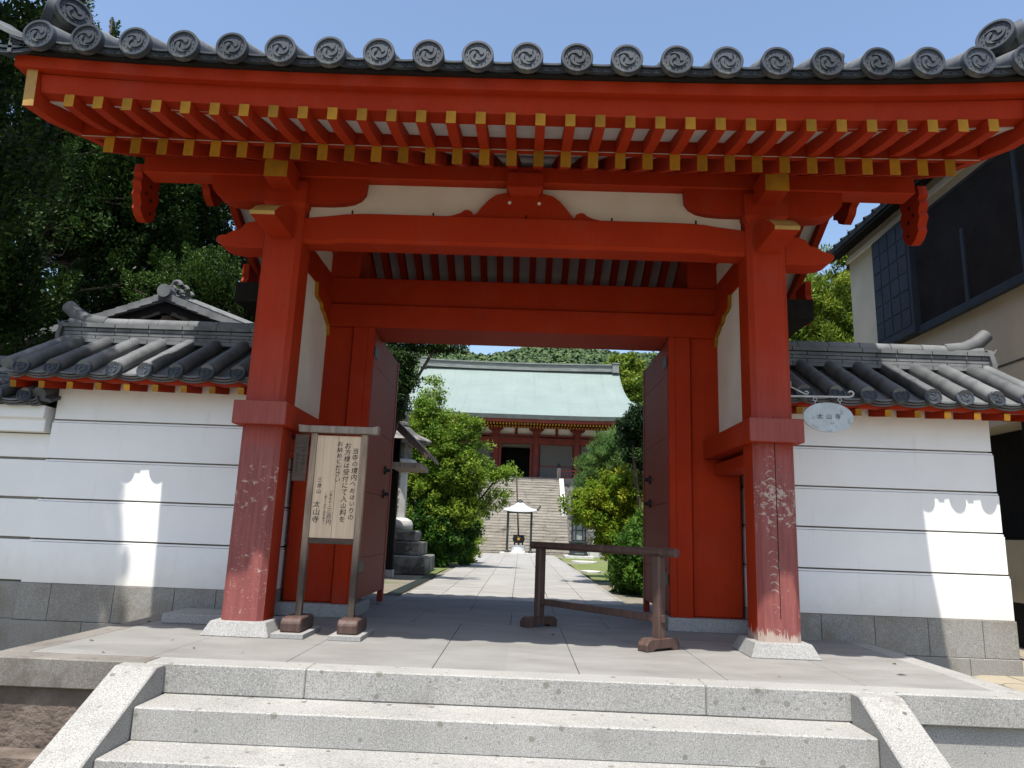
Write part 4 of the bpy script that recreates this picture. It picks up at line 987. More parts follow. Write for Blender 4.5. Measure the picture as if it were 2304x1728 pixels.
for x in (2.665, 2.885):
    mb = MB(); mb.tube([(x+0.016*math.cos(t), ys, 2.192+0.016*math.sin(t)) for t in np.linspace(0, 6.28, 12)], 0.0035, 6); mb.tube([(x, ys, 2.176), (x, ys, 2.14)], 0.0035, 6); mb.build('hook', 'steel', hs)

mb = MB(); mb.box(-3.17, -2.52, 0.36, 0.86, 0.001, 0.085)
tag(mb.build('step_block', 'granite_clean', None, bevel=0.006, smooth=0, at=(-2.85, 0.6, 0)), 'low flat granite block on the platform behind the left post', 'stone block')

# ================================================================== PRECINCT BEHIND THE GATE
G0 = -0.19
mb = MB(); ny = 40
mb.grid(lambda u, v: (-1.9075+u*3.815, 3.92+v*29.5, G0), 4, ny)
mb.build('path', 'path_flags', None, at=(-1.9075, 3.92, G0))['kind'] = 'structure'
mb = MB(); mb.box(-2.22, -1.99, 5.2, 12.0, -0.26, -0.185)
tag(mb.build('drain_cover', 'bronze', None, smooth=0, at=(-2.1, 8.5, -0.2)), 'long dark drain grating along the left edge of the paved path', 'drain cover')
mb = MB()
mb.grid(lambda u, v: (-6+u*3.9, 12.5+v*21, G0-0.005+0.03*math.sin(u*9)*math.sin(v*23)), 12, 40)
mb.grid(lambda u, v: (1.98+u*4.5, 12.5+v*21, G0-0.008+0.03*math.sin(u*8+1)*math.sin(v*19)), 12, 40)
tag(mb.build('moss', 'moss', smooth=0), 'green mossy ground along both sides of the paved path', 'moss', kind='stuff')
for (x, y, w_, d_, lab) in ((2.33, 16.9, 0.30, 0.5, 'pale stepping stone by the path, nearer to the gate'), (2.85, 25.3, 0.55, 0.9, 'pale stepping stone by the path, close to the dark lantern')):
    mb = MB(); P = [(x+w_*math.cos(t)*(1+0.12*math.sin(3*t)), y+d_*math.sin(t)) for t in np.linspace(0, 6.283, 13)[:-1]]
    mb.prism(P, 'z', G0-0.05, G0+0.03); tag(mb.build('stepping_stone', 'pale_stone', None, smooth=0, at=(x, y, G0)), lab, 'stepping stone', 'stepping stones beside the path')

# stone lantern on three tiers
SL = thing('stone_lantern', 'tall white stone lantern with carved characters on a mossy three-tier base', 'stone lantern', (-3.3, 13.2, G0))
for h, z0, z1 in ((1.0, G0-0.02, 0.255), (0.80, 0.256, 0.60), (0.64, 0.601, 0.885)):
    mb = MB(); mb.box(-3.3-h, -3.3+h, 13.2-h, 13.2+h, z0, z1); mb.build('base_tier', 'old_stone', SL, bevel=0.03, smooth=0)
cc = (-3.3, 13.2, 0)
mb = MB(); mb.lathe([(0.42, 0.886), (0.47, 0.95), (0.475, 1.05), (0.44, 1.13), (0.34, 1.19), (0.28, 1.21)], cc, 24); mb.build('lower_ring', 'pale_stone', SL)
mb = MB(); mb.lathe([(0.265, 1.211), (0.255, 2.42)], cc, 8, sides_rot=math.pi/8); sh = mb.build('shaft', 'pale_stone', SL, bevel=0.008, smooth=0)
mb = MB(); write_column(mb, '永代常夜燈', -3.27, 2.27, 0.17, 0.205, 13.2-0.2495, 0.05, 0.05); mb.build('lettering', 'old_stone', sh, smooth=0, fix=False)
mb = MB(); mb.lathe([(0.28, 2.421), (0.40, 2.48), (0.47, 2.56), (0.48, 2.70), (0.44, 2.76)], cc, 24); mb.build('upper_ring', 'pale_stone', SL)
mb = MB(); mb.lathe([(0.33, 2.761), (0.33, 3.22)], cc, 6); mb.build('fire_box', 'old_stone', SL, bevel=0.01, smooth=0)
mb = MB(); mb.lathe([(0.35, 3.2), (0.80, 3.19), (0.86, 3.27), (0.80, 3.33), (0.55, 3.43), (0.35, 3.55), (0.22, 3.66)], cc, 6); mb.build('cap', 'old_stone', SL, smooth=20)
mb = MB(); mb.lathe([(0.14, 3.65), (0.20, 3.70), (0.20, 3.78), (0.13, 3.81), (0.16, 3.86), (0.20, 3.95), (0.17, 4.06), (0.08, 4.14), (0.0, 4.20)], cc, 20); mb.build('jewel', 'old_stone', SL)

# reception booth with a steep brown roof
bt = thing('ticket_booth', 'small dark booth with steep brown roof edge behind the left door leaf', 'booth', (-3.6, 10.8, G0))
mb = MB(); rx = lambda t: (-2.04-2.0*t, 2.50+1.86*t)
(xa, za), (xb, zb) = rx(0), rx(1)
mb.prism([(xa, za), (xa-0.03, za+0.11), (xb, zb+0.13), (2*xb-xa+0.03, za+0.11), (2*xb-xa, za), (xb, zb-0.02)], 'y', 9.8, 11.75); mb.build('roof', 'dark_wood', bt, bevel=0.01, smooth=0)
mb = MB(); mb.prism([(xa-0.06, za-0.02), (xa-0.03, za+0.05), (xb, zb+0.03), (2*xb-xa+0.03, za+0.05), (2*xb-xa+0.06, za-0.02), (xb, zb-0.2)], 'y', 9.76, 9.795); mb.build('barge_board', 'brown_wood', bt, smooth=0)
for x in (-3.05, -5.0):
    mb = MB(); mb.box(x-0.08, x+0.08, 11.2, 11.36, -0.05, 3.1); mb.build('post', 'black_wood', bt, smooth=0)
    mb = MB(); mb.box(x-0.11, x+0.11, 11.17, 11.39, G0-0.02, -0.048); mb.build('post_stone', 'pale_stone', bt, smooth=0)
mb = MB(); mb.box(-4.95, -3.16, 10.6, 11.30, G0-0.02, 2.3); mb.build('wall', 'dark_wood', bt, smooth=0)
mb = MB(); mb.box(-2.25, -2.95, 9.9, 11.3, 2.28, 2.40); mb.build('tie_beam', 'grey_wood', bt, smooth=0)

# incense burner under its roofed stand
ip = thing('incense_pavilion', 'small four-posted shelter with shining upturned metal roof at the path end', 'pavilion', (0, 33.3, G0))
Y0 = 33.3
mb = MB(); mb.box(-1.0, 1.0, Y0-0.85, Y0+0.85, G0-0.02, G0+0.09); mb.build('stone_slab', 'pale_stone', ip, bevel=0.01, smooth=0)
def curved_roof(mb, c, half, z0, h, up=0.22, n=8, thick=0.07, apex=0.12):
    """four-sided roof, concave, corners swept up"""
    rings = []
    for j in range(9):
        t = j/8; r = half*(1-t)+apex*t; z = z0 + h*(0.25*t+0.75*t*t) if False else z0 + h*(1-(1-t)**0.55*1.0) if False else z0+h*(0.42*t+0.58*t**2.0)
        ring = []
        for k in range(4*n):
            sd_, u = divmod(k, n); u = u/n*2-1
            P = [(u, -1), (1, u), (-u, 1), (-1, -u)][sd_]
            lz = up*(abs(u)**3)*(1-t)**2
            ring.append((c[0]+P[0]*r, c[1]+P[1]*r, z+lz))
        rings.append(ring)
    v = [p for r in rings for p in r]; m_ = 4*n; f = []
    for j in range(8): f += [(j*m_+k, j*m_+(k+1) % m_, (j+1)*m_+(k+1) % m_, (j+1)*m_+k) for k in range(m_)]
    f.append(tuple(range(8*m_, 9*m_)))
    b0 = len(v); v += [(p[0], p[1], p[2]-thick) for p in rings[0]]
    f += [(b0+k, b0+(k+1) % m_, (k+1) % m_, k) for k in range(m_)] + [tuple(range(b0+m_-1, b0-1, -1))]
    mb.add(v, f)
mb = MB(); curved_roof(mb, (0, Y0), 0.92, 2.10, 0.46, 0.10); rf = mb.build('roof', 'bright_metal', ip, smooth=50)
mb = MB(); mb.lathe([(0.16, 2.53), (0.18, 2.60), (0.13, 2.66), (0.05, 2.70)], (0, Y0, 0), 12); mb.build('finial', 'bronze', rf)
for sx in (-1, 1):
    for sy in (-1, 1):
        mb = MB(); p0 = Vector((sx*0.90, Y0+sy*0.90, 2.19)); d = Vector((sx, sy, 0)).normalized()
        mb.tube([p0, p0+d*0.16+Vector((0, 0, 0.02)), p0+d*0.27+Vector((0, 0, 0.12)), p0+d*0.24+Vector((0, 0, 0.20)), p0+d*0.16+Vector((0, 0, 0.19)), p0+d*0.17+Vector((0, 0, 0.13))], [0.03, 0.028, 0.025, 0.022, 0.018, 0.012], 8)
        mb.build('corner_scroll', 'bronze', rf)
        mb = MB(); mb.tube([(sx*0.635, Y0+sy*0.55, G0+0.09), (sx*0.635, Y0+sy*0.55, 2.08)], 0.052, 12); mb.lathe([(0.12, G0+0.091), (0.12, G0+0.14), (0.06, G0+0.2)], (sx*0.635, Y0+sy*0.55, 0), 12); mb.build('post', 'bronze', ip)
mb = MB(); mb.box(-0.68, 0.68, Y0-0.6, Y0+0.6, 1.98, 2.06); mb.build('eave_frame', 'bronze', ip, smooth=0)
ib = thing('incense_burner', 'round black iron incense pot on a shiny cylindrical stand', 'incense burner', (0, 33.2, G0+0.09))
mb = MB(); mb.lathe([(0.20, 0.40), (0.28, 0.45), (0.33, 0.58), (0.31, 0.72), (0.27, 0.76), (0.31, 0.80), (0.32, 0.83), (0.25, 0.83), (0.22, 0.78)], (-0.02, 33.1, 0), 24); pt = mb.build('pot', 'black_iron', ib)
mb = MB(); mb.lathe([(0.07, -0.33), (0.07, -0.345), (0.0, -0.35)], (-0.02, 33.1, 0.62), 10, 0, 'y'); mb.V = [(x, y+0.0, z) for x, y, z in mb.V]; mb.build('crest', 'ochre', pt, smooth=0)
for a in range(3):
    mb = MB(); t = a*2.094+0.5; mb.tube([(-0.02+0.22*math.cos(t), 33.1+0.22*math.sin(t), 0.47), (-0.02+0.26*math.cos(t), 33.1+0.26*math.sin(t), 0.36), (-0.02+0.24*math.cos(t), 33.1+0.24*math.sin(t), 0.29)], [0.05, 0.04, 0.045], 8); mb.build('leg', 'black_iron', pt)
mb = MB(); mb.lathe([(0.40, G0+0.091), (0.40, G0+0.15), (0.36, G0+0.17), (0.36, 0.26), (0.40, 0.29)], (-0.02, 33.1, 0), 28); mb.build('stand', 'bright_metal', ib)
mb = MB(); mb.tube([(0.02, 34.3, G0), (-0.30, 34.5, 4.7)], [0.05, 0.035], 8)
tag(mb.build('pole', 'brown_wood', None, at=(0.02, 34.3, G0)), 'thin tall brown pole rising behind the incense shelter', 'pole')

# dark metal lantern on the right of the path end
bl = thing('bronze_lantern', 'dark glazed metal lantern with domed cap standing right of the path end', 'lantern', (3.0, 30.6, G0))
c3 = (3.0, 30.6, 0)
mb = MB(); mb.box(3.0-0.72, 3.0+0.72, 30.6-0.72, 30.6+0.72, G0-0.02, G0+0.12); mb.build('stone_slab', 'pale_stone', bl, bevel=0.01, smooth=0)
mb = MB(); mb.lathe([(0.50, G0+0.121), (0.50, 0.02), (0.44, 0.06), (0.44, 0.52), (0.50, 0.56), (0.50, 0.62)], c3, 6); mb.build('base', 'bronze', bl, bevel=0.008, smooth=0)
mb = MB(); mb.lathe([(0.30, 0.621), (0.30, 1.66)], c3, 6); mb.build('glass_body', 'lantern_glass', bl, smooth=0)
for k in range(6):
    t = k*math.pi/3; mb = MB(); x, y = 3.0+0.34*math.cos(t), 30.6+0.34*math.sin(t); mb.tube([(x, y, 0.621), (x, y, 1.68)], 0.035, 6); mb.build('corner_post', 'bronze', bl)
mb = MB()
for z in (0.66, 1.15, 1.62): mb.lathe([(0.345, z), (0.345, z+0.04), (0.30, z+0.04), (0.30, z)], c3, 6)
mb.build('frame_bars', 'bronze', bl, smooth=0)
mb = MB(); mb.lathe([(0.36, 1.681), (0.58, 1.69), (0.59, 1.73), (0.45, 1.84), (0.28, 1.93), (0.12, 1.98), (0.0, 1.99)], c3, 24); cp = mb.build('cap', 'bronze', bl)
mb = MB(); mb.lathe([(0.06, 1.98), (0.08, 2.03), (0.07, 2.10), (0.0, 2.20)], c3, 12); mb.build('finial', 'ochre_faded', cp)
# far white stone lantern right of it
fl = thing('stone_lantern', 'small pale stone lantern half hidden by shrubs beside the dark metal lantern', 'stone lantern', (4.0, 33.0, G0))
for nm, pr, n_ in (('base', [(0.45, G0-0.02), (0.45, 0.1), (0.30, 0.2)], 6), ('shaft', [(0.17, 0.2), (0.16, 1.15)], 12), ('fire_box', [(0.34, 1.15), (0.34, 1.3), (0.25, 1.32), (0.25, 1.7)], 6), ('cap', [(0.30, 1.7), (0.52, 1.72), (0.45, 1.82), (0.15, 2.05)], 6), ('jewel', [(0.1, 2.05), (0.15, 2.14), (0.1, 2.28), (0.0, 2.36)], 12)):
    mb = MB(); mb.lathe(pr, (4.0, 33.0, 0), n_); mb.build(nm, 'pale_stone', fl, smooth=30)

# ------------------------------------------------------------------ staircase, terraces, hall
HX = -0.487
tz = MB(); tz.box(-40, HX-3.4, 38.7, 43.1, -0.3, 2.0); tz.box(HX+3.4, 40, 38.7, 43.1, -0.3, 2.0)
tag(tz.build('lower_terrace', 'old_stone', smooth=0), 'stone faced lower terrace beside the staircase', 'terrace', kind='structure')
tz = MB(); tz.box(-40, 40, 43.15, 80, -0.3, 4.5)
tag(tz.build('upper_terrace', 'old_stone', smooth=0), 'stone faced upper terrace carrying the hall', 'terrace', kind='structure')
st = thing('stone_staircase', 'broad weathered stone staircase climbing to the green-roofed hall', 'staircase', (HX, 37, G0))
mb = MB(); z = G0; n1 = 13; r1 = (2.05-G0)/n1
rs = random.Random(5)
def stair_course(mb, x0, x1, y0, y1, z0, z1):
    x = x0
    while x < x1:
        w_ = rs.uniform(0.7, 1.3); q = min(x1, x+w_)
        if x1-q < 0.3: q = x1
        yq = y0+rs.uniform(-0.010, 0.010); mb.box(x+0.004, q-0.004, yq+0.016, y1, z0, z1-0.055); mb.box(x+0.002, q-0.002, yq, y1, z1-0.054, z1-rs.uniform(0, 0.008)); x = q
for i in range(n1): stair_course(mb, HX-3.35, HX+3.35, 35.3+i*0.25, 38.6, z+i*r1+0.0, z+(i+1)*r1)
mb.build('lower_flight', 'stair_stone', st, smooth=0)
mb = MB(); mb.box(HX-3.39, HX+3.39, 38.55, 39.6, 1.6, 2.06); mb.build('landing', 'pale_stone', st, smooth=0)
mb = MB(); n2 = 14; r2 = (4.56-2.06)/n2
for i in range(n2): stair_course(mb, HX-3.05, HX+3.05, 39.3+i*0.265, 43.12, 2.06+i*r2, 2.06+(i+1)*r2)
mb.build('upper_flight', 'stair_stone', st, smooth=0)
for s in (-1, 1):
    a, b = sorted((HX+s*3.06, HX+s*3.36)); mb = MB()
    mb.prism([(39.0, 2.061), (39.0, 2.22), (43.0, 4.70), (43.13, 4.70), (43.13, 2.061)], 'x', a, b); mb.build('stair_cheek', 'pale_stone', st, smooth=0)

hall = thing('temple_hall', 'large temple hall with pale green copper roof and red columns on the terrace', 'temple hall', (HX, 51, 4.5))
WYH = 45.5
cols = [HX+2.94*(k+0.5) for k in range(-4, 4)]
for x in cols:
    mb = MB(); mb.lathe([(0.28, 4.72), (0.28, 8.0)], (x, WYH, 0), 14); mb.build('column', 'red_hall', hall)
# the repeated members get one mesh each
mb = MB(); mb.box(cols[0]-1.5, cols[-1]+1.5, 43.4, 46.0, 4.51, 4.72); mb.build('veranda', 'grey_wood', hall, bevel=0.01, smooth=0)
def hall_beam(name, z0, z1, y0, y1, m_='red_hall'):
    mb = MB(); mb.box(cols[0]-0.35, cols[-1]+0.35, y0, y1, z0, z1); mb.build(name, m_, hall, smooth=0)
hall_beam('lintel_beam', 7.26, 7.70, WYH-0.20, WYH+0.20)
hall_beam('tie_beam', 7.79, 7.92, WYH-0.24, WYH+0.2)
hall_beam('plate_beam', 8.42, 8.62, WYH-0.32, WYH+0.3)
for i in range(len(cols)-1):
    a, b = cols[i]+0.27, cols[i+1]-0.27
    mb = MB(); mb.box(a, b, WYH-0.02, WYH+0.05, 7.921, 8.419); mb.build('plaster_panel', 'plaster', hall, smooth=0)
    mb = MB(); mb.box((a+b)/2-0.10, (a+b)/2+0.10, WYH-0.12, WYH-0.021, 7.921, 8.419); mb.build('strut', 'red_hall', hall, smooth=0)
    if i == 3:
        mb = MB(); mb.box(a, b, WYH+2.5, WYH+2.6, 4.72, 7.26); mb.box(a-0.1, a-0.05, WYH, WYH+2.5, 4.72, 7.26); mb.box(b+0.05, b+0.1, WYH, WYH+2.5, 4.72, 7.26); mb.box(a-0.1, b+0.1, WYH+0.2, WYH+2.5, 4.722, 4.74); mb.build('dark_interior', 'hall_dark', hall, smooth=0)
        for q in (a, b-0.16):
            mb = MB(); mb.box(q, q+0.16, WYH-0.12, WYH+0.12, 4.721, 7.258); mb.build('door_post', 'red_hall', hall, smooth=0)
    else:
        mb = MB(); mb.box(a+0.04, b-0.04, WYH-0.03, WYH+0.05, 5.74, 7.22); mb.box(a+0.04, b-0.04, WYH-0.03, WYH+0.05, 4.86, 5.66); mb.build('lattice_panel', 'lattice', hall, smooth=0, at=(a, WYH, 4.86))
        mb = MB(); mb.box(a, b, WYH-0.06, WYH+0.06, 5.661, 5.739); mb.box(a, b, WYH-0.06, WYH+0.06, 4.721, 4.859); mb.box(a, b, WYH-0.06, WYH+0.06, 7.221, 7.259); mb.build('lattice_frame', 'red_hall', hall, smooth=0)
brk0 = None
for x in cols:
    if brk0 is None:
        mb = MB(); mb.frustum(x-0.24, x+0.24, WYH-0.45, WYH+0.1, 7.93, 8.10, -0.06, -0.04); mb.prism([(x-0.30, 8.10), (x-0.54, 8.26), (x-0.54, 8.40), (x+0.54, 8.40), (x+0.54, 8.26), (x+0.30, 8.10)], 'y', WYH-0.46, WYH-0.22)
        mb.box(x-0.11, x+0.11, WYH-1.1, WYH, 8.18, 8.40)
        brk0 = mb.build('bracket', 'red_hall', hall, smooth=0); bx0 = x
    else: copy_part(brk0, hall, dx=x-bx0)
# eaves: rafter rows, eave boards
mb = MB(); x = HX-12.2
while x < HX+12.2:
    lz = 0.5*(abs(x-HX)/12.2)**4
    mb.bar((x, 41.75, 8.17+lz), (x, 45.6, 8.75+lz*0.3), 0.09, 0.14, 0, 1); mb.bar((x, 42.9, 8.13+lz*0.6), (x, 45.6, 8.66), 0.09, 0.14, 0, 1); x += 0.21
rr = mb.build('rafter_rows', ['red_hall', 'ochre'], hall, smooth=0)
xs = [HX-12.4+24.8*i/40 for i in range(41)]
lf = lambda x: 0.5*(abs(x-HX)/12.4)**4
mb = MB(); mb.sweepx([(41.62, 8.27), (42.2, 8.30), (42.2, 8.46), (41.55, 8.46)], xs, lf); mb.build('eave_board', 'red_hall', hall, smooth=0)
mb = MB(); mb.sweepx([(41.42, 8.465), (42.3, 8.5), (42.3, 8.75), (41.36, 8.745)], xs, lf); mb.build('roof_edge', 'copper_edge', hall, smooth=0)
mb = MB(); mb.sweepx([(41.7, 8.40), (46.2, 9.1), (46.2, 9.14), (41.7, 8.45)], xs, lambda x: lf(x)*0.5); mb.build('soffit', 'red_hall', hall, smooth=0)
prof = [(41.36, 8.747, 12.45), (42.2, 9.02, 11.3), (43.0, 9.32, 10.3), (44.0, 9.72, 9.45), (44.8, 10.06, 9.0), (45.6, 10.42, 8.66), (46.5, 10.87, 8.40), (47.5, 11.42, 8.28), (48.4, 12.0, 8.2), (49.2, 12.6, 8.15), (49.9, 13.15, 8.13), (50.5, 13.62, 8.13), (51.0, 14.02, 8.13)]
mb = MB(); nx = 48; v = []; f = []
for (y, z, h) in prof:
    for i in range(nx+1):
        u = i/nx*2-1; k = max(0, (46.5-y)/5.1)
        v.append((HX+u*h, y, z + 0.5*k*abs(u)**4))
L = len(prof)
for j in range(L-1): f += [(j*(nx+1)+i, j*(nx+1)+i+1, (j+1)*(nx+1)+i+1, (j+1)*(nx+1)+i) for i in range(nx)]
o_ = len(v)
v += [(x, 102-y, z) for x, y, z in v[:o_]]
f += [tuple(o_+q for q in reversed(t)) for t in f]
mb.add(v, f)
for s in (-1, 1):      # side roofs below the gables
    P = [(y, z, h) for y, z, h in prof[:7]]
    vv = []; ff = []; k = 13
    for (y, z, h) in P:
        for i in range(k):
            u = i/(k-1); vv.append((HX+s*h, y+(102-2*y)*u, z + 0.5*max(0, (46.5-y)/5.1)*abs(2*u-1)**4))
    for j in range(len(P)-1): ff += [(j*k+i, j*k+i+1, (j+1)*k+i+1, (j+1)*k+i) for i in range(k-1)]
    mb.add(vv, ff)
    gp = [(46.5, 10.87), (47.5, 11.42), (48.4, 12.0), (49.2, 12.6), (49.9, 13.15), (50.5, 13.62), (51, 14.02), (51.5, 13.62), (52.1, 13.15), (52.8, 12.6), (53.6, 12.0), (54.5, 11.42), (55.5, 10.87)]
    mb.add([(HX+s*7.6, a, b) for a, b in gp], [tuple(range(len(gp)))])
rf = mb.build('roof', 'copper_green', hall, smooth=30, fix=False)
mb = MB(); mb.sweepx([(50.6, 13.92), (50.6, 14.40), (50.5, 14.42), (50.5, 14.52), (51.5, 14.52), (51.5, 14.42), (51.4, 14.40), (51.4, 13.92)], [HX-7.9+15.8*i/20 for i in range(21)], lambda x: 0.10*(abs(x-HX)/8)**2); mb.build('ridge', 'ridge_grey', rf, smooth=0)
for s in (-1, 1):
    mb = MB(); a, b = sorted((HX+s*7.55, HX+s*8.08)); mb.box(a, b, 50.45, 51.55, 13.9, 14.62); mb.box(a-0.06, b+0.06, 50.4, 51.6, 14.621, 14.72); mb.build('ridge_end', 'ridge_grey', rf, bevel=0.02, smooth=0)
mb = MB(); mb.box(cols[0]+0.05, cols[-1]-0.05, WYH+2.62, 57, 4.6, 9.5); mb.build('rear_wall', 'gate_plaster', hall, smooth=0)
for s in (-1, 1):
    mb = MB(); x0 = HX+s*3.05; x1 = HX+s*11.2; a, b = sorted((x0, x1))
    mb.box(a, b, 43.42, 43.52, 5.20, 5.30); mb.box(a, b, 43.44, 43.50, 4.98, 5.06); mb.box(a, b, 43.44, 43.50, 4.74, 4.82); hr = mb.build('railing', 'red_hall', hall, smooth=0)
    mb = MB(); mb.box(x0-0.13, x0+0.13, 43.34, 43.60, 4.52, 5.42); mb.build('railing_post', 'grey_wood', hr, bevel=0.01, smooth=0)
    mb = MB(); mb.lathe([(0.13, 5.42), (0.15, 5.47), (0.08, 5.50), (0.13, 5.58), (0.10, 5.68), (0.0, 5.76)], (x0, 43.47, 0), 12); mb.build('post_cap', 'bronze', hr)
    p0 = None
    for k in range(1, 6):
        x = x0+s*k*1.6
        if p0 is None:
            mb = MB(); mb.box(x-0.06, x+0.06, 43.41, 43.53, 4.73, 5.199); p0 = mb.build('baluster', 'red_hall', hr, smooth=0); px0 = x
        else: copy_part(p0, hr, dx=x-px0)

# ================================================================== HOUSES LEFT AND RIGHT
hr = thing('cream_house', 'cream plastered house with black louvred upper window, right of the gate', 'house', (8, 3.2, 0))
WX = 6.0; YF = 6.25; YN = -0.2
mb = MB(); mb.box(WX, 13, YN, YF, 2.46, 6.55); mb.build('wall', 'cream_wall', hr, smooth=0)
mb = MB(); mb.box(WX+0.45, 13, YN+0.1, YF-0.1, -0.6, 2.455); mb.build('ground_floor', 'black_wood', hr, smooth=0)
mb = MB(); mb.box(WX+0.10, WX+0.40, 0.9, YF, 0.32, 1.06); mb.build('low_wall', 'beige_low', hr, smooth=0)
mb = MB(); mb.box(WX+0.12, WX+0.38, 0.9, YF, -0.6, 0.318); mb.build('low_wall_base', 'black_wood', hr, smooth=0)
for y in (0.2, 2.1, 4.1, 6.1):
    mb = MB(); mb.box(WX+0.02, WX+0.14, y-0.07, y+0.07, -0.6, 2.459); mb.build('post', 'black_wood', hr, smooth=0)
mb = MB(); mb.box(WX-0.006, WX+0.001, YN, YF, 3.17, 3.195); mb.build('wall_seam', 'dark_wood', hr, smooth=0)
mb = MB(); mb.box(WX-0.05, WX+0.05, 0.6, 3.94, 4.10, 5.88); wd = mb.build('window', 'louver', hr, smooth=0)
mb = MB()
for k in range(58):
    z = 4.17+k*0.0288
    mb.add([(WX-0.052, 0.66, z), (WX-0.052, 3.92, z), (WX-0.075, 3.92, z-0.006), (WX-0.075, 0.66, z-0.006), (WX-0.052, 0.66, z+0.016), (WX-0.052, 3.92, z+0.016), (WX-0.075, 3.92, z+0.004), (WX-0.075, 0.66, z+0.004)], [(0, 1, 2, 3), (7, 6, 5, 4), (3, 2, 6, 7), (0, 3, 7, 4), (1, 5, 6, 2)])
mb.build('louvres', 'louver', wd, smooth=0)
for y in (2.78, 1.66, 0.62):
    mb = MB(); mb.box(WX-0.095, WX-0.051, y-0.035, y+0.035, 4.16, 5.84 if y < 2 else 5.2); mb.build('mullion', 'shutter_metal', wd, smooth=0)
mb = MB(); mb.box(WX-0.12, WX-0.051, 0.55, 3.93, 4.04, 4.155); mb.build('sill', 'shutter_metal', wd, smooth=0)
mb = MB(); mb.box(WX-0.17, WX+0.02, 3.945, 5.07, 4.07, 5.92); sb = mb.build('shutter_box', 'shutter_metal', hr, bevel=0.006, smooth=0)
mb = MB()
for k in range(4):
    y = 4.02+k*0.265
    for j in range(6): z = 4.20+j*0.285; mb.box(WX-0.178, WX-0.171, y, y+0.235, z, z+0.262)
mb.build('shutter_panels', 'shutter_metal', sb, smooth=0)
# roof of the cream house: dark battened eave, tile edge, verge
mb = MB(); mb.prism([(WX-0.42, 6.12), (WX-0.42, 6.22), (9.5, 7.9), (13.4, 6.22), (13.4, 6.1), (9.5, 7.72)], 'y', YN-0.4, YF+0.28); rfh = mb.build('roof', 'tile_dark', hr, smooth=0)
mb = MB(); mb.box(WX-0.03, WX-0.001, YN, YF+0.05, 6.05, 6.14); mb.build('eave_trim', 'plaster', rfh, smooth=0)
mb = MB()
for k in range(4):
    x = WX-0.40+k*0.10; mb.box(x, x+0.03, YN-0.38, YF+0.26, 6.10+k*0.048-0.03, 6.10+k*0.048)
mb.build('soffit_battens', 'black_wood', rfh, smooth=0)
mb = MB()
for k in range(24):
    y = YN-0.3+k*0.29; mb.tube([(WX-0.425, y, 6.205), (WX-0.1, y, 6.36)], 0.045, 8)
mb.build('eave_tiles', 'tile_dark', rfh)

hl = thing('tiled_house', 'dark timber gable with grey tiled roof peeking above the left wall', 'house', (-6.25, 7.5, 0))
gx, gz = -6.28, 4.80; sl = 0.40; hw = 2.7; y0 = 5.5; y1 = 10
mb = MB()
for s in (-1, 1):
    n_ = 13
    for k in range(n_):      # stepped verge tiles along the rake
        t0, t1 = k*hw/n_, (k+1)*hw/n_
        cv = lambda t: gz - sl*t + 0.02*t*t
        mb.add([(gx+s*t0, y0-0.02, cv(t0)+0.015), (gx+s*t1, y0-0.02, cv(t1)+0.03), (gx+s*t1, y0-0.02, cv(t1)-0.09), (gx+s*t0, y0-0.02, cv(t0)-0.11),
                (gx+s*t0, y0+0.24, cv(t0)+0.04), (gx+s*t1, y0+0.24, cv(t1)+0.055), (gx+s*t1, y0+0.24, cv(t1)-0.06), (gx+s*t0, y0+0.24, cv(t0)-0.06)],
               [(0, 1, 2, 3), (7, 6, 5, 4), (0, 4, 5, 1), (1, 5, 6, 2), (2, 6, 7, 3), (3, 7, 4, 0)])
    for k in range(8):
        y = y0+0.3+k*0.5
        mb.tube([(gx+s*0.1, y, gz+0.03), (gx+s*hw, y, gz-sl*hw+0.17)], 0.07, 8)
    mb.add([(gx, y0, gz-0.02), (gx+s*hw, y0, gz-sl*hw+0.1), (gx+s*hw, y1, gz-sl*hw+0.1), (gx, y1, gz-0.02), (gx, y0, gz-0.14), (gx+s*hw, y0, gz-sl*hw), (gx+s*hw, y1, gz-sl*hw), (gx, y1, gz-0.14)], [(0, 1, 2, 3), (7, 6, 5, 4), (0, 4, 5, 1), (1, 5, 6, 2), (2, 6, 7, 3), (3, 7, 4, 0)])
rfl = mb.build('roof', 'tile_lit', hl, smooth=30)
mb = MB(); mb.tube([(gx, y0-0.08, gz+0.03), (gx, y0+0.12, gz+0.03)], 0.12, 16)
rl = mb.build('ridge_disc', 'tile_lit', rfl)
mb = MB()
for (x, y, z, r) in ((0.10, 0.15, 0.20, 0.12), (0.22, 0.2, 0.14, 0.10), (0.02, 0.16, 0.13, 0.1), (0.30, 0.25, 0.05, 0.09), (0.15, 0.16, 0.06, 0.1)):
    mb.tube([(gx+x-0.05*math.cos(a)*0, y0+y-0.02, gz+z) if False else (gx+x+r*0.6*math.cos(a), y0+y, gz+z+r*0.6*math.sin(a)) for a in np.linspace(0, 5.2, 10)], [r*0.42*(1-i/14) for i in range(10)], 8)
mb.build('ridge_ornament', 'tile_lit', rfl)
mb = MB(); mb.tube([(gx, y0+0.15, gz+0.08), (gx, y1, gz+0.08)], 0.11, 10); mb.build('ridge', 'tile_lit', rfl)
mb = MB()
for s in (-1, 1): mb.prism([(gx, gz-0.14), (gx+s*2.5, gz-0.14-sl*2.5+0.05), (gx+s*2.5, gz-0.32-sl*2.5+0.05), (gx, gz-0.34)][::s], 'y', y0+0.05, y0+0.10)
mb.build('barge_board', 'black_wood', hl, smooth=0)
mb = MB()
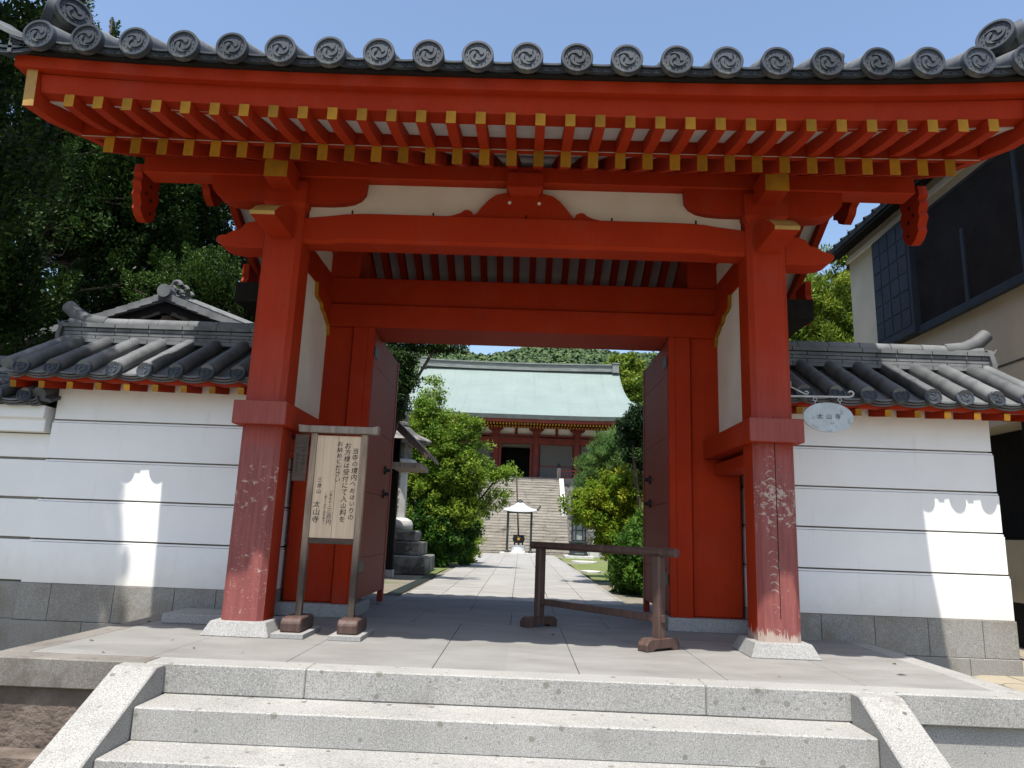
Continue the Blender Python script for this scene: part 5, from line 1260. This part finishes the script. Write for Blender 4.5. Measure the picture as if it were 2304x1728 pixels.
for s in (-1, 1): mb.prism([(gx, gz-0.36), (gx+s*2.4, gz-0.33-sl*2.4), (gx+s*2.4, gz-0.37-sl*2.4), (gx, gz-0.40)][::s], 'y', y0+0.18, y0+0.24)
mb.box(gx-0.09, gx+0.09, y0+0.14, y0+0.36, gz-0.50, gz-0.36); mb.build('gable_trim', 'grey_wood', hl, smooth=0)
mb = MB(); mb.prism([(gx-2.3, -0.3), (gx-2.3, 3.75), (gx, 4.62), (gx+2.3, 3.75), (gx+2.3, -0.3)], 'y', y0+0.5, y1-0.3); mb.build('wall', 'black_wood', hl, smooth=0)

# ================================================================== TREES
NR_ = np.random.default_rng(11)
def leaf_mesh(name, mats, parts, parent):
    """parts: list of (centres Nx3, axis Nx3, length N, width N, tint N); one rhombic leaf each"""
    V = []; T = []
    for c, a, L, w, t, nh in parts:
        n = len(c); a = a/np.linalg.norm(a, axis=1, keepdims=True)
        r = NR_.normal(size=(n, 3))*0.45 + (nh if nh is not None else NR_.normal(size=(n, 3))); s = np.cross(a, r); s /= np.linalg.norm(s, axis=1, keepdims=True)+1e-9
        nn = np.cross(a, s)
        L = L[:, None]; w = w[:, None]
        q = np.stack([c - a*L*0.5, c - a*L*0.05 + s*w*0.5 + nn*w*0.12, c + a*L*0.5, c - a*L*0.05 - s*w*0.5 + nn*w*0.12], axis=1)
        V.append(q.reshape(-1, 3)); T.append(t)
    V = np.concatenate(V); T = np.concatenate(T); n = len(T)
    org = np.array(world(parent)); V = V - org
    me = bpy.data.meshes.new(name); me.vertices.add(4*n); me.vertices.foreach_set('co', V.astype(np.float32).ravel())
    me.loops.add(4*n); me.loops.foreach_set('vertex_index', np.arange(4*n, dtype=np.int32))
    me.polygons.add(n); me.polygons.foreach_set('loop_start', np.arange(0, 4*n, 4, dtype=np.int32)); me.polygons.foreach_set('loop_total', np.full(n, 4, dtype=np.int32))
    at = me.attributes.new('tint', 'FLOAT', 'FACE'); at.data.foreach_set('value', np.clip(T, 0, 1).astype(np.float32))
    me.materials.append(MATS[mats]); me.update(); me.validate()
    o = bpy.data.objects.new(name, me); COL.objects.link(o); o.parent = parent
    return o
def cluster(c, rad, n, L, W, tint, up=0.5, out=0.8, jit=0.7, shell=0.5, tj=0.18):
    c = np.array(c); rad = np.array(rad)
    d = NR_.normal(size=(n, 3)); d /= np.linalg.norm(d, axis=1, keepdims=True)
    r = NR_.random(n)**shell
    p = c + d*r[:, None]*rad
    a = d*out + np.array([0, 0, up]) + NR_.normal(size=(n, 3))*jit
    return (p, a, L*NR_.uniform(0.6, 1.3, n), W*NR_.uniform(0.7, 1.3, n), tint + NR_.normal(size=n)*tj, d*0.6+np.array([0, -0.1, 0.55]))
def flame(c, d, length, rad, n, L, W, tint, tj=0.15):
    """a tapering spray pointing along d: the habit of a clipped juniper"""
    d = np.array(d, float); d /= np.linalg.norm(d); c = np.array(c)
    t = NR_.random(n)**0.85; ang = NR_.random(n)*2*math.pi
    e1 = np.cross(d, [0.3, 0.2, 1.0]); e1 /= np.linalg.norm(e1); e2 = np.cross(d, e1)
    rr = rad*(np.sin(math.pi*np.clip(t*0.82+0.18, 0, 1))**0.8)*NR_.random(n)**0.5
    rv = np.outer(np.cos(ang), e1) + np.outer(np.sin(ang), e2)
    p = c + np.outer(t*length, d) + rv*rr[:, None]
    a = d*0.9 + rv*0.75 + NR_.normal(size=(n, 3))*0.35
    return (p, a, L*NR_.uniform(0.6, 1.3, n), W*NR_.uniform(0.7, 1.3, n), tint + (t-0.5)*0.15 + NR_.normal(size=n)*tj, rv*0.9+d*0.35)
def limbs(tree, pts_list, m='bark', name='trunk'):
    mb = MB()
    for pts, r0, r1 in pts_list:
        k = len(pts); mb.tube(pts, [r0+(r1-r0)*i/(k-1) for i in range(k)], 8)
    return mb.build(name, m, tree)
def wander(p, q, k, amp):
    p, q = np.array(p, float), np.array(q, float)
    return [tuple(p+(q-p)*i/k + (NR_.normal(size=3)*amp if 0 < i < k else 0)) for i in range(k+1)]

def juniper(label, base, top, crown, n_flames, leafn, seed, L=0.10, W=0.03, tint=0.38, fl=(0.7, 1.2), fat=0.30, group='dark junipers behind the left wall', bright=0.0, lean=None, face=(0.25, -0.8, 0.2)):
    """crown: list of (centre, radii, share)"""
    global NR_
    NR_ = np.random.default_rng(seed)
    t = thing('juniper_tree', label, 'tree', base, group)
    parts = []; ends = []
    tot = sum(c[2] for c in crown)
    for c, rad, sh in crown:
        c = np.array(c); rad = np.array(rad)
        for _ in range(int(n_flames*sh/tot)):
            d = NR_.normal(size=3); d /= np.linalg.norm(d)
            if d @ np.array(face) < -0.55: d = -d
            r = NR_.random()**0.35
            p = c + d*rad*r
            dirv = d*0.55 + np.array([0, 0, 0.75]) + NR_.normal(size=3)*0.25
            ln = NR_.uniform(*fl)
            ti = tint + NR_.normal()*0.16 + bright
            parts.append(flame(p - dirv/np.linalg.norm(dirv)*ln*0.5, dirv, ln, ln*fat, leafn, L, W, ti))
            if NR_.random() < 0.25: ends.append(p)
    leaf_mesh('crown', 'juniper_leaf', parts, t)
    br = [(wander(base, top, 6, 0.12), 0.16, 0.02)]
    b_, t_ = np.array(base), np.array(top)
    for p in ends:
        h = min(0.95, max(0.15, (p[2]-base[2]-0.8)/(top[2]-base[2])))
        s_ = b_+(t_-b_)*h
        br.append((wander(s_, p, 4, 0.10), 0.035, 0.008))
    limbs(t, br, 'bark')
    return t
juniper('tallest dark juniper overhanging the wall at the far left edge', (-7.4, 0.2, -0.7), (-7.2, 0.1, 9.5), [((-7.0, 0.4, 7.6), (1.9, 1.4, 2.6), 2.6), ((-5.45, -1.8, 7.9), (0.80, 0.7, 1.2), 2.0), ((-6.9, -1.8, 7.9), (1.2, 0.7, 1.4), 0.95), ((-7.6, 1.2, 5.2), (1.7, 1.2, 1.6), 1.6)], 560, 260, 21, tint=0.30, L=0.085, W=0.038)
juniper('broad dark juniper behind the left end of the tiled wall', (-9.6, 6.4, -0.2), (-9.9, 7.0, 10.6), [((-10.4, 7.6, 7.3), (3.0, 1.4, 4.4), 3.4), ((-8.7, 7.7, 8.0), (2.2, 1.0, 2.6), 2.0), ((-8.9, 3.4, 4.0), (1.9, 1.0, 1.9), 1.5)], 900, 300, 22, tint=0.34, L=0.095, W=0.042, fl=(0.9, 1.5))
juniper('darkest juniper in the gap under the left end of the gate roof', (-6.6, 10.2, -0.2), (-6.6, 10.2, 9.5), [((-6.6, 10.2, 7.4), (2.8, 1.3, 3.4), 3.2), ((-9.6, 10.0, 6.6), (2.4, 1.4, 3.4), 2.2), ((-5.2, 10.2, 5.0), (2.0, 1.2, 1.8), 1.4)], 520, 200, 23, tint=0.12, L=0.12, W=0.055, fl=(0.9, 1.5))
juniper('sunlit green juniper sprays just above the tiled house gable', (-5.6, 7.4, -0.2), (-5.6, 7.6, 6.0), [((-6.3, 7.3, 5.35), (1.8, 0.8, 0.75), 2), ((-4.5, 7.4, 5.45), (1.0, 0.8, 0.85), 1.4), ((-4.4, 7.6, 4.2), (0.9, 0.8, 0.9), 0.9)], 200, 260, 24, tint=0.70, L=0.075, W=0.03, fl=(0.6, 1.0))
juniper('slim pointed juniper whose tip shows above the roof tiles at upper left', (-9.9, 8.0, -0.2), (-9.75, 8.0, 12.2), [((-9.75, 8.0, 10.9), (0.22, 0.25, 1.5), 2), ((-10.25, 8.0, 10.6), (0.16, 0.2, 1.3), 0.8)], 46, 170, 25, tint=0.50, fl=(0.5, 0.9), fat=0.15, L=0.08, W=0.034)

def leafy(name, label, base, leaf, crown, twigs, seed, L, W, per=90, trad=0.30, tint=0.5, cat='tree', up=0.25, trunk_r=0.1, group=None, tv=0.16, dark_low=0.0, bark='bark', fwd=0.0):
    """crown built from many small twig clusters spread over overlapping lobes, with gaps"""
    global NR_
    NR_ = np.random.default_rng(seed)
    t = thing(name, label, cat, base, group); parts = []; br = []
    tot = sum(c[2] for c in crown)
    for c, rad, sh in crown:
        c = np.array(c, float); rad = np.array(rad, float); lt = NR_.normal()*0.07
        k = int(twigs*sh/tot); hub = c - np.array([0, 0, rad[2]*0.6])
        br.append((wander(base, hub, 5, 0.10), trunk_r*0.7, trunk_r*0.3))
        for q in range(k):
            d = NR_.normal(size=3); d /= np.linalg.norm(d); r = NR_.random()**0.40
            p = c + d*rad*r*NR_.uniform(0.80, 1.22)
            ti = tint + lt + NR_.normal()*tv + (r-0.7)*0.0
            parts.append(cluster(p, (trad*NR_.uniform(.7, 1.4), trad*NR_.uniform(.7, 1.4), trad*NR_.uniform(.6, 1.1)), per, L, W, ti, up=up, out=0.7, jit=0.6, shell=0.6, tj=0.12))
            if q % 5 == 0: br.append((wander(hub, p, 3, 0.06), trunk_r*0.22, 0.006))
    leaf_mesh('crown', leaf, parts, t)
    limbs(t, br, bark)
    return t
leafy('broadleaf_tree', 'tall bright green broadleaf tree on the left of the path', (-3.6, 17.2, G0), 'broad_leaf',
      [((-3.05, 17, 4.7), (0.75, 0.8, 1.0), 1.1), ((-2.6, 16.8, 3.6), (1.25, 1.0, 1.0), 1.8), ((-3.6, 17, 3.0), (1.5, 1.1, 1.5), 2.6), ((-1.85, 16.6, 4.35), (0.65, 0.6, 0.38), 0.35), ((-1.95, 16.7, 2.8), (1.05, 0.8, 0.75), 1.5), ((-0.75, 16.6, 2.75), (0.7, 0.5, 0.28), 0.22), ((-2.1, 16.8, 1.75), (1.05, 0.8, 0.85), 1.5), ((-1.0, 16.7, 2.0), (0.6, 0.5, 0.35), 0.22), ((-2.7, 17, 1.7), (1.4, 1.0, 1.1), 2.2)], 760, 31, 0.115, 0.052, per=80, trad=0.25, tint=0.72, tv=0.15)
leafy('dense_shrub', 'dense dark green shrub at the foot of the left broadleaf tree', (-2.9, 17.0, G0), 'shrub_leaf',
      [((-3.2, 16.6, 0.8), (1.0, 0.7, 1.1), 1.5), ((-2.45, 16.6, 0.7), (0.7, 0.6, 0.95), 1.2), ((-2.0, 18.0, 1.0), (0.8, 0.7, 1.2), 1.2)], 240, 32, 0.12, 0.06, per=100, trad=0.26, tint=0.32, cat='shrub')
leafy('low_shrub', 'pale yellow-green low shrub by the left edge of the path', (-1.9, 20.0, G0), 'broad_leaf',
      [((-1.95, 20.0, 0.55), (0.6, 0.6, 0.75), 1.5), ((-1.75, 20.2, 1.1), (0.4, 0.4, 0.5), 0.6)], 100, 33, 0.12, 0.06, per=90, trad=0.25, tint=0.88, cat='shrub')
leafy('maple_tree', 'yellow-green maple with orange-tinted leaves on the right of the path', (2.6, 11.6, G0), 'maple_leaf',
      [((2.3, 11.4, 1.95), (0.8, 0.7, 0.45), 1.2), ((1.8, 11.2, 1.6), (0.65, 0.5, 0.40), 1.0), ((2.55, 11.5, 1.3), (0.75, 0.7, 0.6), 1.4), ((2.35, 11.3, 0.95), (0.45, 0.5, 0.45), 0.9), ((2.95, 11.2, 2.1), (0.6, 0.6, 0.5), 1.0), ((2.95, 11.2, 1.4), (0.6, 0.6, 0.6), 1.0), ((2.6, 11.3, 0.6), (0.45, 0.5, 0.5), 0.8)], 520, 34, 0.075, 0.042, per=130, trad=0.19, tint=0.58, up=-0.1)
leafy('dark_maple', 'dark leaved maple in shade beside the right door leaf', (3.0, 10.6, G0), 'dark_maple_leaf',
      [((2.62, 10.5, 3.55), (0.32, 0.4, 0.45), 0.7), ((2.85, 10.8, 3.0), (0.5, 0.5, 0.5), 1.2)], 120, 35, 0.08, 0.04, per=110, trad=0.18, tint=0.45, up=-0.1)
leafy('pine_tree', 'small blue-green pine between the maple and the right path edge', (2.8, 13.4, G0), 'pine_leaf',
      [((2.45, 13.2, 3.35), (0.5, 0.5, 0.40), 0.9), ((2.2, 13.2, 2.85), (0.65, 0.5, 0.38), 1.1), ((1.8, 13.1, 2.38), (0.45, 0.4, 0.14), 0.4), ((2.6, 13.3, 2.35), (0.7, 0.6, 0.5), 1.1)], 190, 36, 0.13, 0.014, per=170, trad=0.19, tint=0.5, up=0.7)
leafy('laurel_shrub', 'glossy dark green shrub at the right edge of the path by the door', (2.75, 8.6, G0), 'shrub_leaf',
      [((2.5, 8.5, 0.45), (0.5, 0.6, 0.55), 1.4), ((2.3, 8.9, 0.15), (0.3, 0.5, 0.3), 0.7), ((2.75, 9.2, 0.9), (0.55, 0.6, 0.6), 1.3)], 210, 37, 0.14, 0.052, per=70, trad=0.2, tint=0.5, cat='shrub')
leafy('cedar_tree', 'dark cedar with drooping branches hanging into the left of the doorway', (-4.6, 9.6, G0), 'juniper_leaf',
      [((-2.95, 9.2, 4.6), (0.50, 0.5, 0.3), 0.9), ((-1.95, 9.1, 4.98), (0.65, 0.35, 0.06), 0.35), ((-2.75, 9.2, 4.15), (0.36, 0.4, 0.22), 0.45), ((-2.85, 9.3, 3.6), (0.28, 0.4, 0.35), 0.6), ((-2.9, 9.3, 5.3), (1.3, 0.7, 0.4), 1.0), ((-4.2, 9.6, 5.2), (1.4, 1.2, 1.6), 2)], 300, 38, 0.09, 0.03, per=140, trad=0.22, tint=0.40, up=-0.5)
for i, (x, y, z, r, lab, sd_) in enumerate(((9.6, 60, 14.2, 3.2, 'bright green round tree behind the right end of the hall roof', 41), (14.2, 62, 12.4, 3.4, 'darker green tree right of the round tree behind the hall', 42), (-11.5, 60, 9.0, 3.0, 'green tree behind the left end of the hall roof', 43))):
    cr = [((x+dx*r, y+dy*r, z+dz*r), (r*0.5, r*0.5, r*0.38), 1) for dx, dy, dz in ((0, 0, 0.75), (-0.55, -0.2, 0.35), (0.55, -0.1, 0.3), (0, -0.5, 0.1), (-0.75, -0.2, -0.3), (0.75, -0.2, -0.35), (0, -0.55, -0.55), (-0.4, -0.3, -0.9), (0.4, -0.3, -1.0))]
    leafy('camphor_tree', lab, (x, y, 4.4), 'camphor_leaf', cr, 460, sd_, 0.34, 0.2, per=60, trad=0.55, tint=0.62 if i == 0 else 0.4, trunk_r=0.3, group='round trees behind the hall')
rt = [((7.6, 13.0, 7.3), (1.2, 1.0, 0.8), 1.2), ((8.8, 13.2, 7.9), (1.2, 1.0, 0.7), 1.2), ((7.2, 13, 6.2), (0.9, 0.9, 0.6), 0.9), ((8.3, 13, 6.4), (1.1, 0.9, 0.6), 1.0), ((9.3, 13.2, 6.8), (1.0, 1, 0.7), 0.9), ((8.0, 13, 5.2), (1.2, 1, 0.6), 1.0), ((9.2, 13.2, 9.0), (0.8, 0.8, 0.5), 0.5), ((8.9, 13.1, 5.6), (1.0, 1, 0.6), 0.9), ((7.2, 12.8, 4.4), (1.2, 0.9, 0.6), 0.8), ((8.7, 13, 4.2), (1.2, 0.9, 0.6), 0.8)]
leafy('podocarpus_tree', 'bright yellow-green tree with tufted foliage between gate post and cream house', (8.2, 13.3, G0), 'camphor_leaf', rt, 420, 44, 0.15, 0.045, per=160, trad=0.30, tint=0.62, up=0.6, trunk_r=0.2)

# ------------------------------------------------------------------ wooded hill
def hill_h(x, y):
    t = np.clip((y-78)/190, 0, 1)
    crest = 64.0 + 1.6*np.sin(x/17+0.9) + 1.0*np.sin(x/7.3) - 2.2*np.exp(-((x+17)/9)**2) + 0.02*np.abs(x)
    return 3.5 + crest*(t**0.85) - 0.0*x
rng = np.random.default_rng(77)
gx_ = np.linspace(-160, 160, 41); gy_ = np.linspace(70, 330, 30)
X, Yg = np.meshgrid(gx_, gy_); Z = hill_h(X, np.minimum(Yg, 268)) - np.clip(Yg-268, 0, None)*0.5 - 1.5
mb = MB(); nx_, ny_ = len(gx_), len(gy_)
mb.add(np.stack([X.ravel(), Yg.ravel(), Z.ravel()], 1).tolist(), [(j*nx_+i, j*nx_+i+1, (j+1)*nx_+i+1, (j+1)*nx_+i) for j in range(ny_-1) for i in range(nx_-1)])
tag(mb.build('hill', 'hill_floor', smooth=60), 'steep wooded hill rising behind the temple hall', 'hill', kind='structure')
nC = 8500
cx = rng.uniform(-95, 95, nC); cy = 78 + 196*rng.random(nC)**0.75; keep = np.abs(cx) < (cy*0.42+10); cx, cy = cx[keep], cy[keep]
pts = []; tint = []; ax = []; Ls = []; Ws = []; nrm = []
for x, y in zip(cx, cy):
    r = rng.uniform(1.8, 3.6); z = hill_h(np.array(x), np.array(y)) + r*0.35
    n = 84; d = rng.normal(size=(n, 3)); d /= np.linalg.norm(d, axis=1, keepdims=True); d[:, 2] = np.abs(d[:, 2])*1.0 - 0.15; d[:, 1] = -np.abs(d[:, 1])*0.8+0.2*d[:, 1]
    lump = 1+0.25*np.sin(d[:, 0]*5+x)*np.sin(d[:, 2]*6+y)
    pts.append(np.array([x, y, z]) + d*r*lump[:, None]); ax.append(np.cross(d, rng.normal(size=(n, 3)))); tint.append(np.full(n, rng.normal(0.45, 0.22)) + rng.normal(size=n)*0.1)
    nrm.append(d); Ls.append(np.full(n, 0.95)*r/2.6); Ws.append(np.full(n, 0.75)*r/2.6)
fo = thing('forest', 'far wooded hillside of mixed green tree crowns behind the hall', 'forest', (0, 160, 0)); fo['kind'] = 'stuff'
lm = leaf_mesh('canopy', 'hill_leaf', [(np.concatenate(pts), np.concatenate(ax), np.concatenate(Ls), np.concatenate(Ws), np.concatenate(tint), np.concatenate(nrm))], fo)
lm['kind'] = 'stuff'
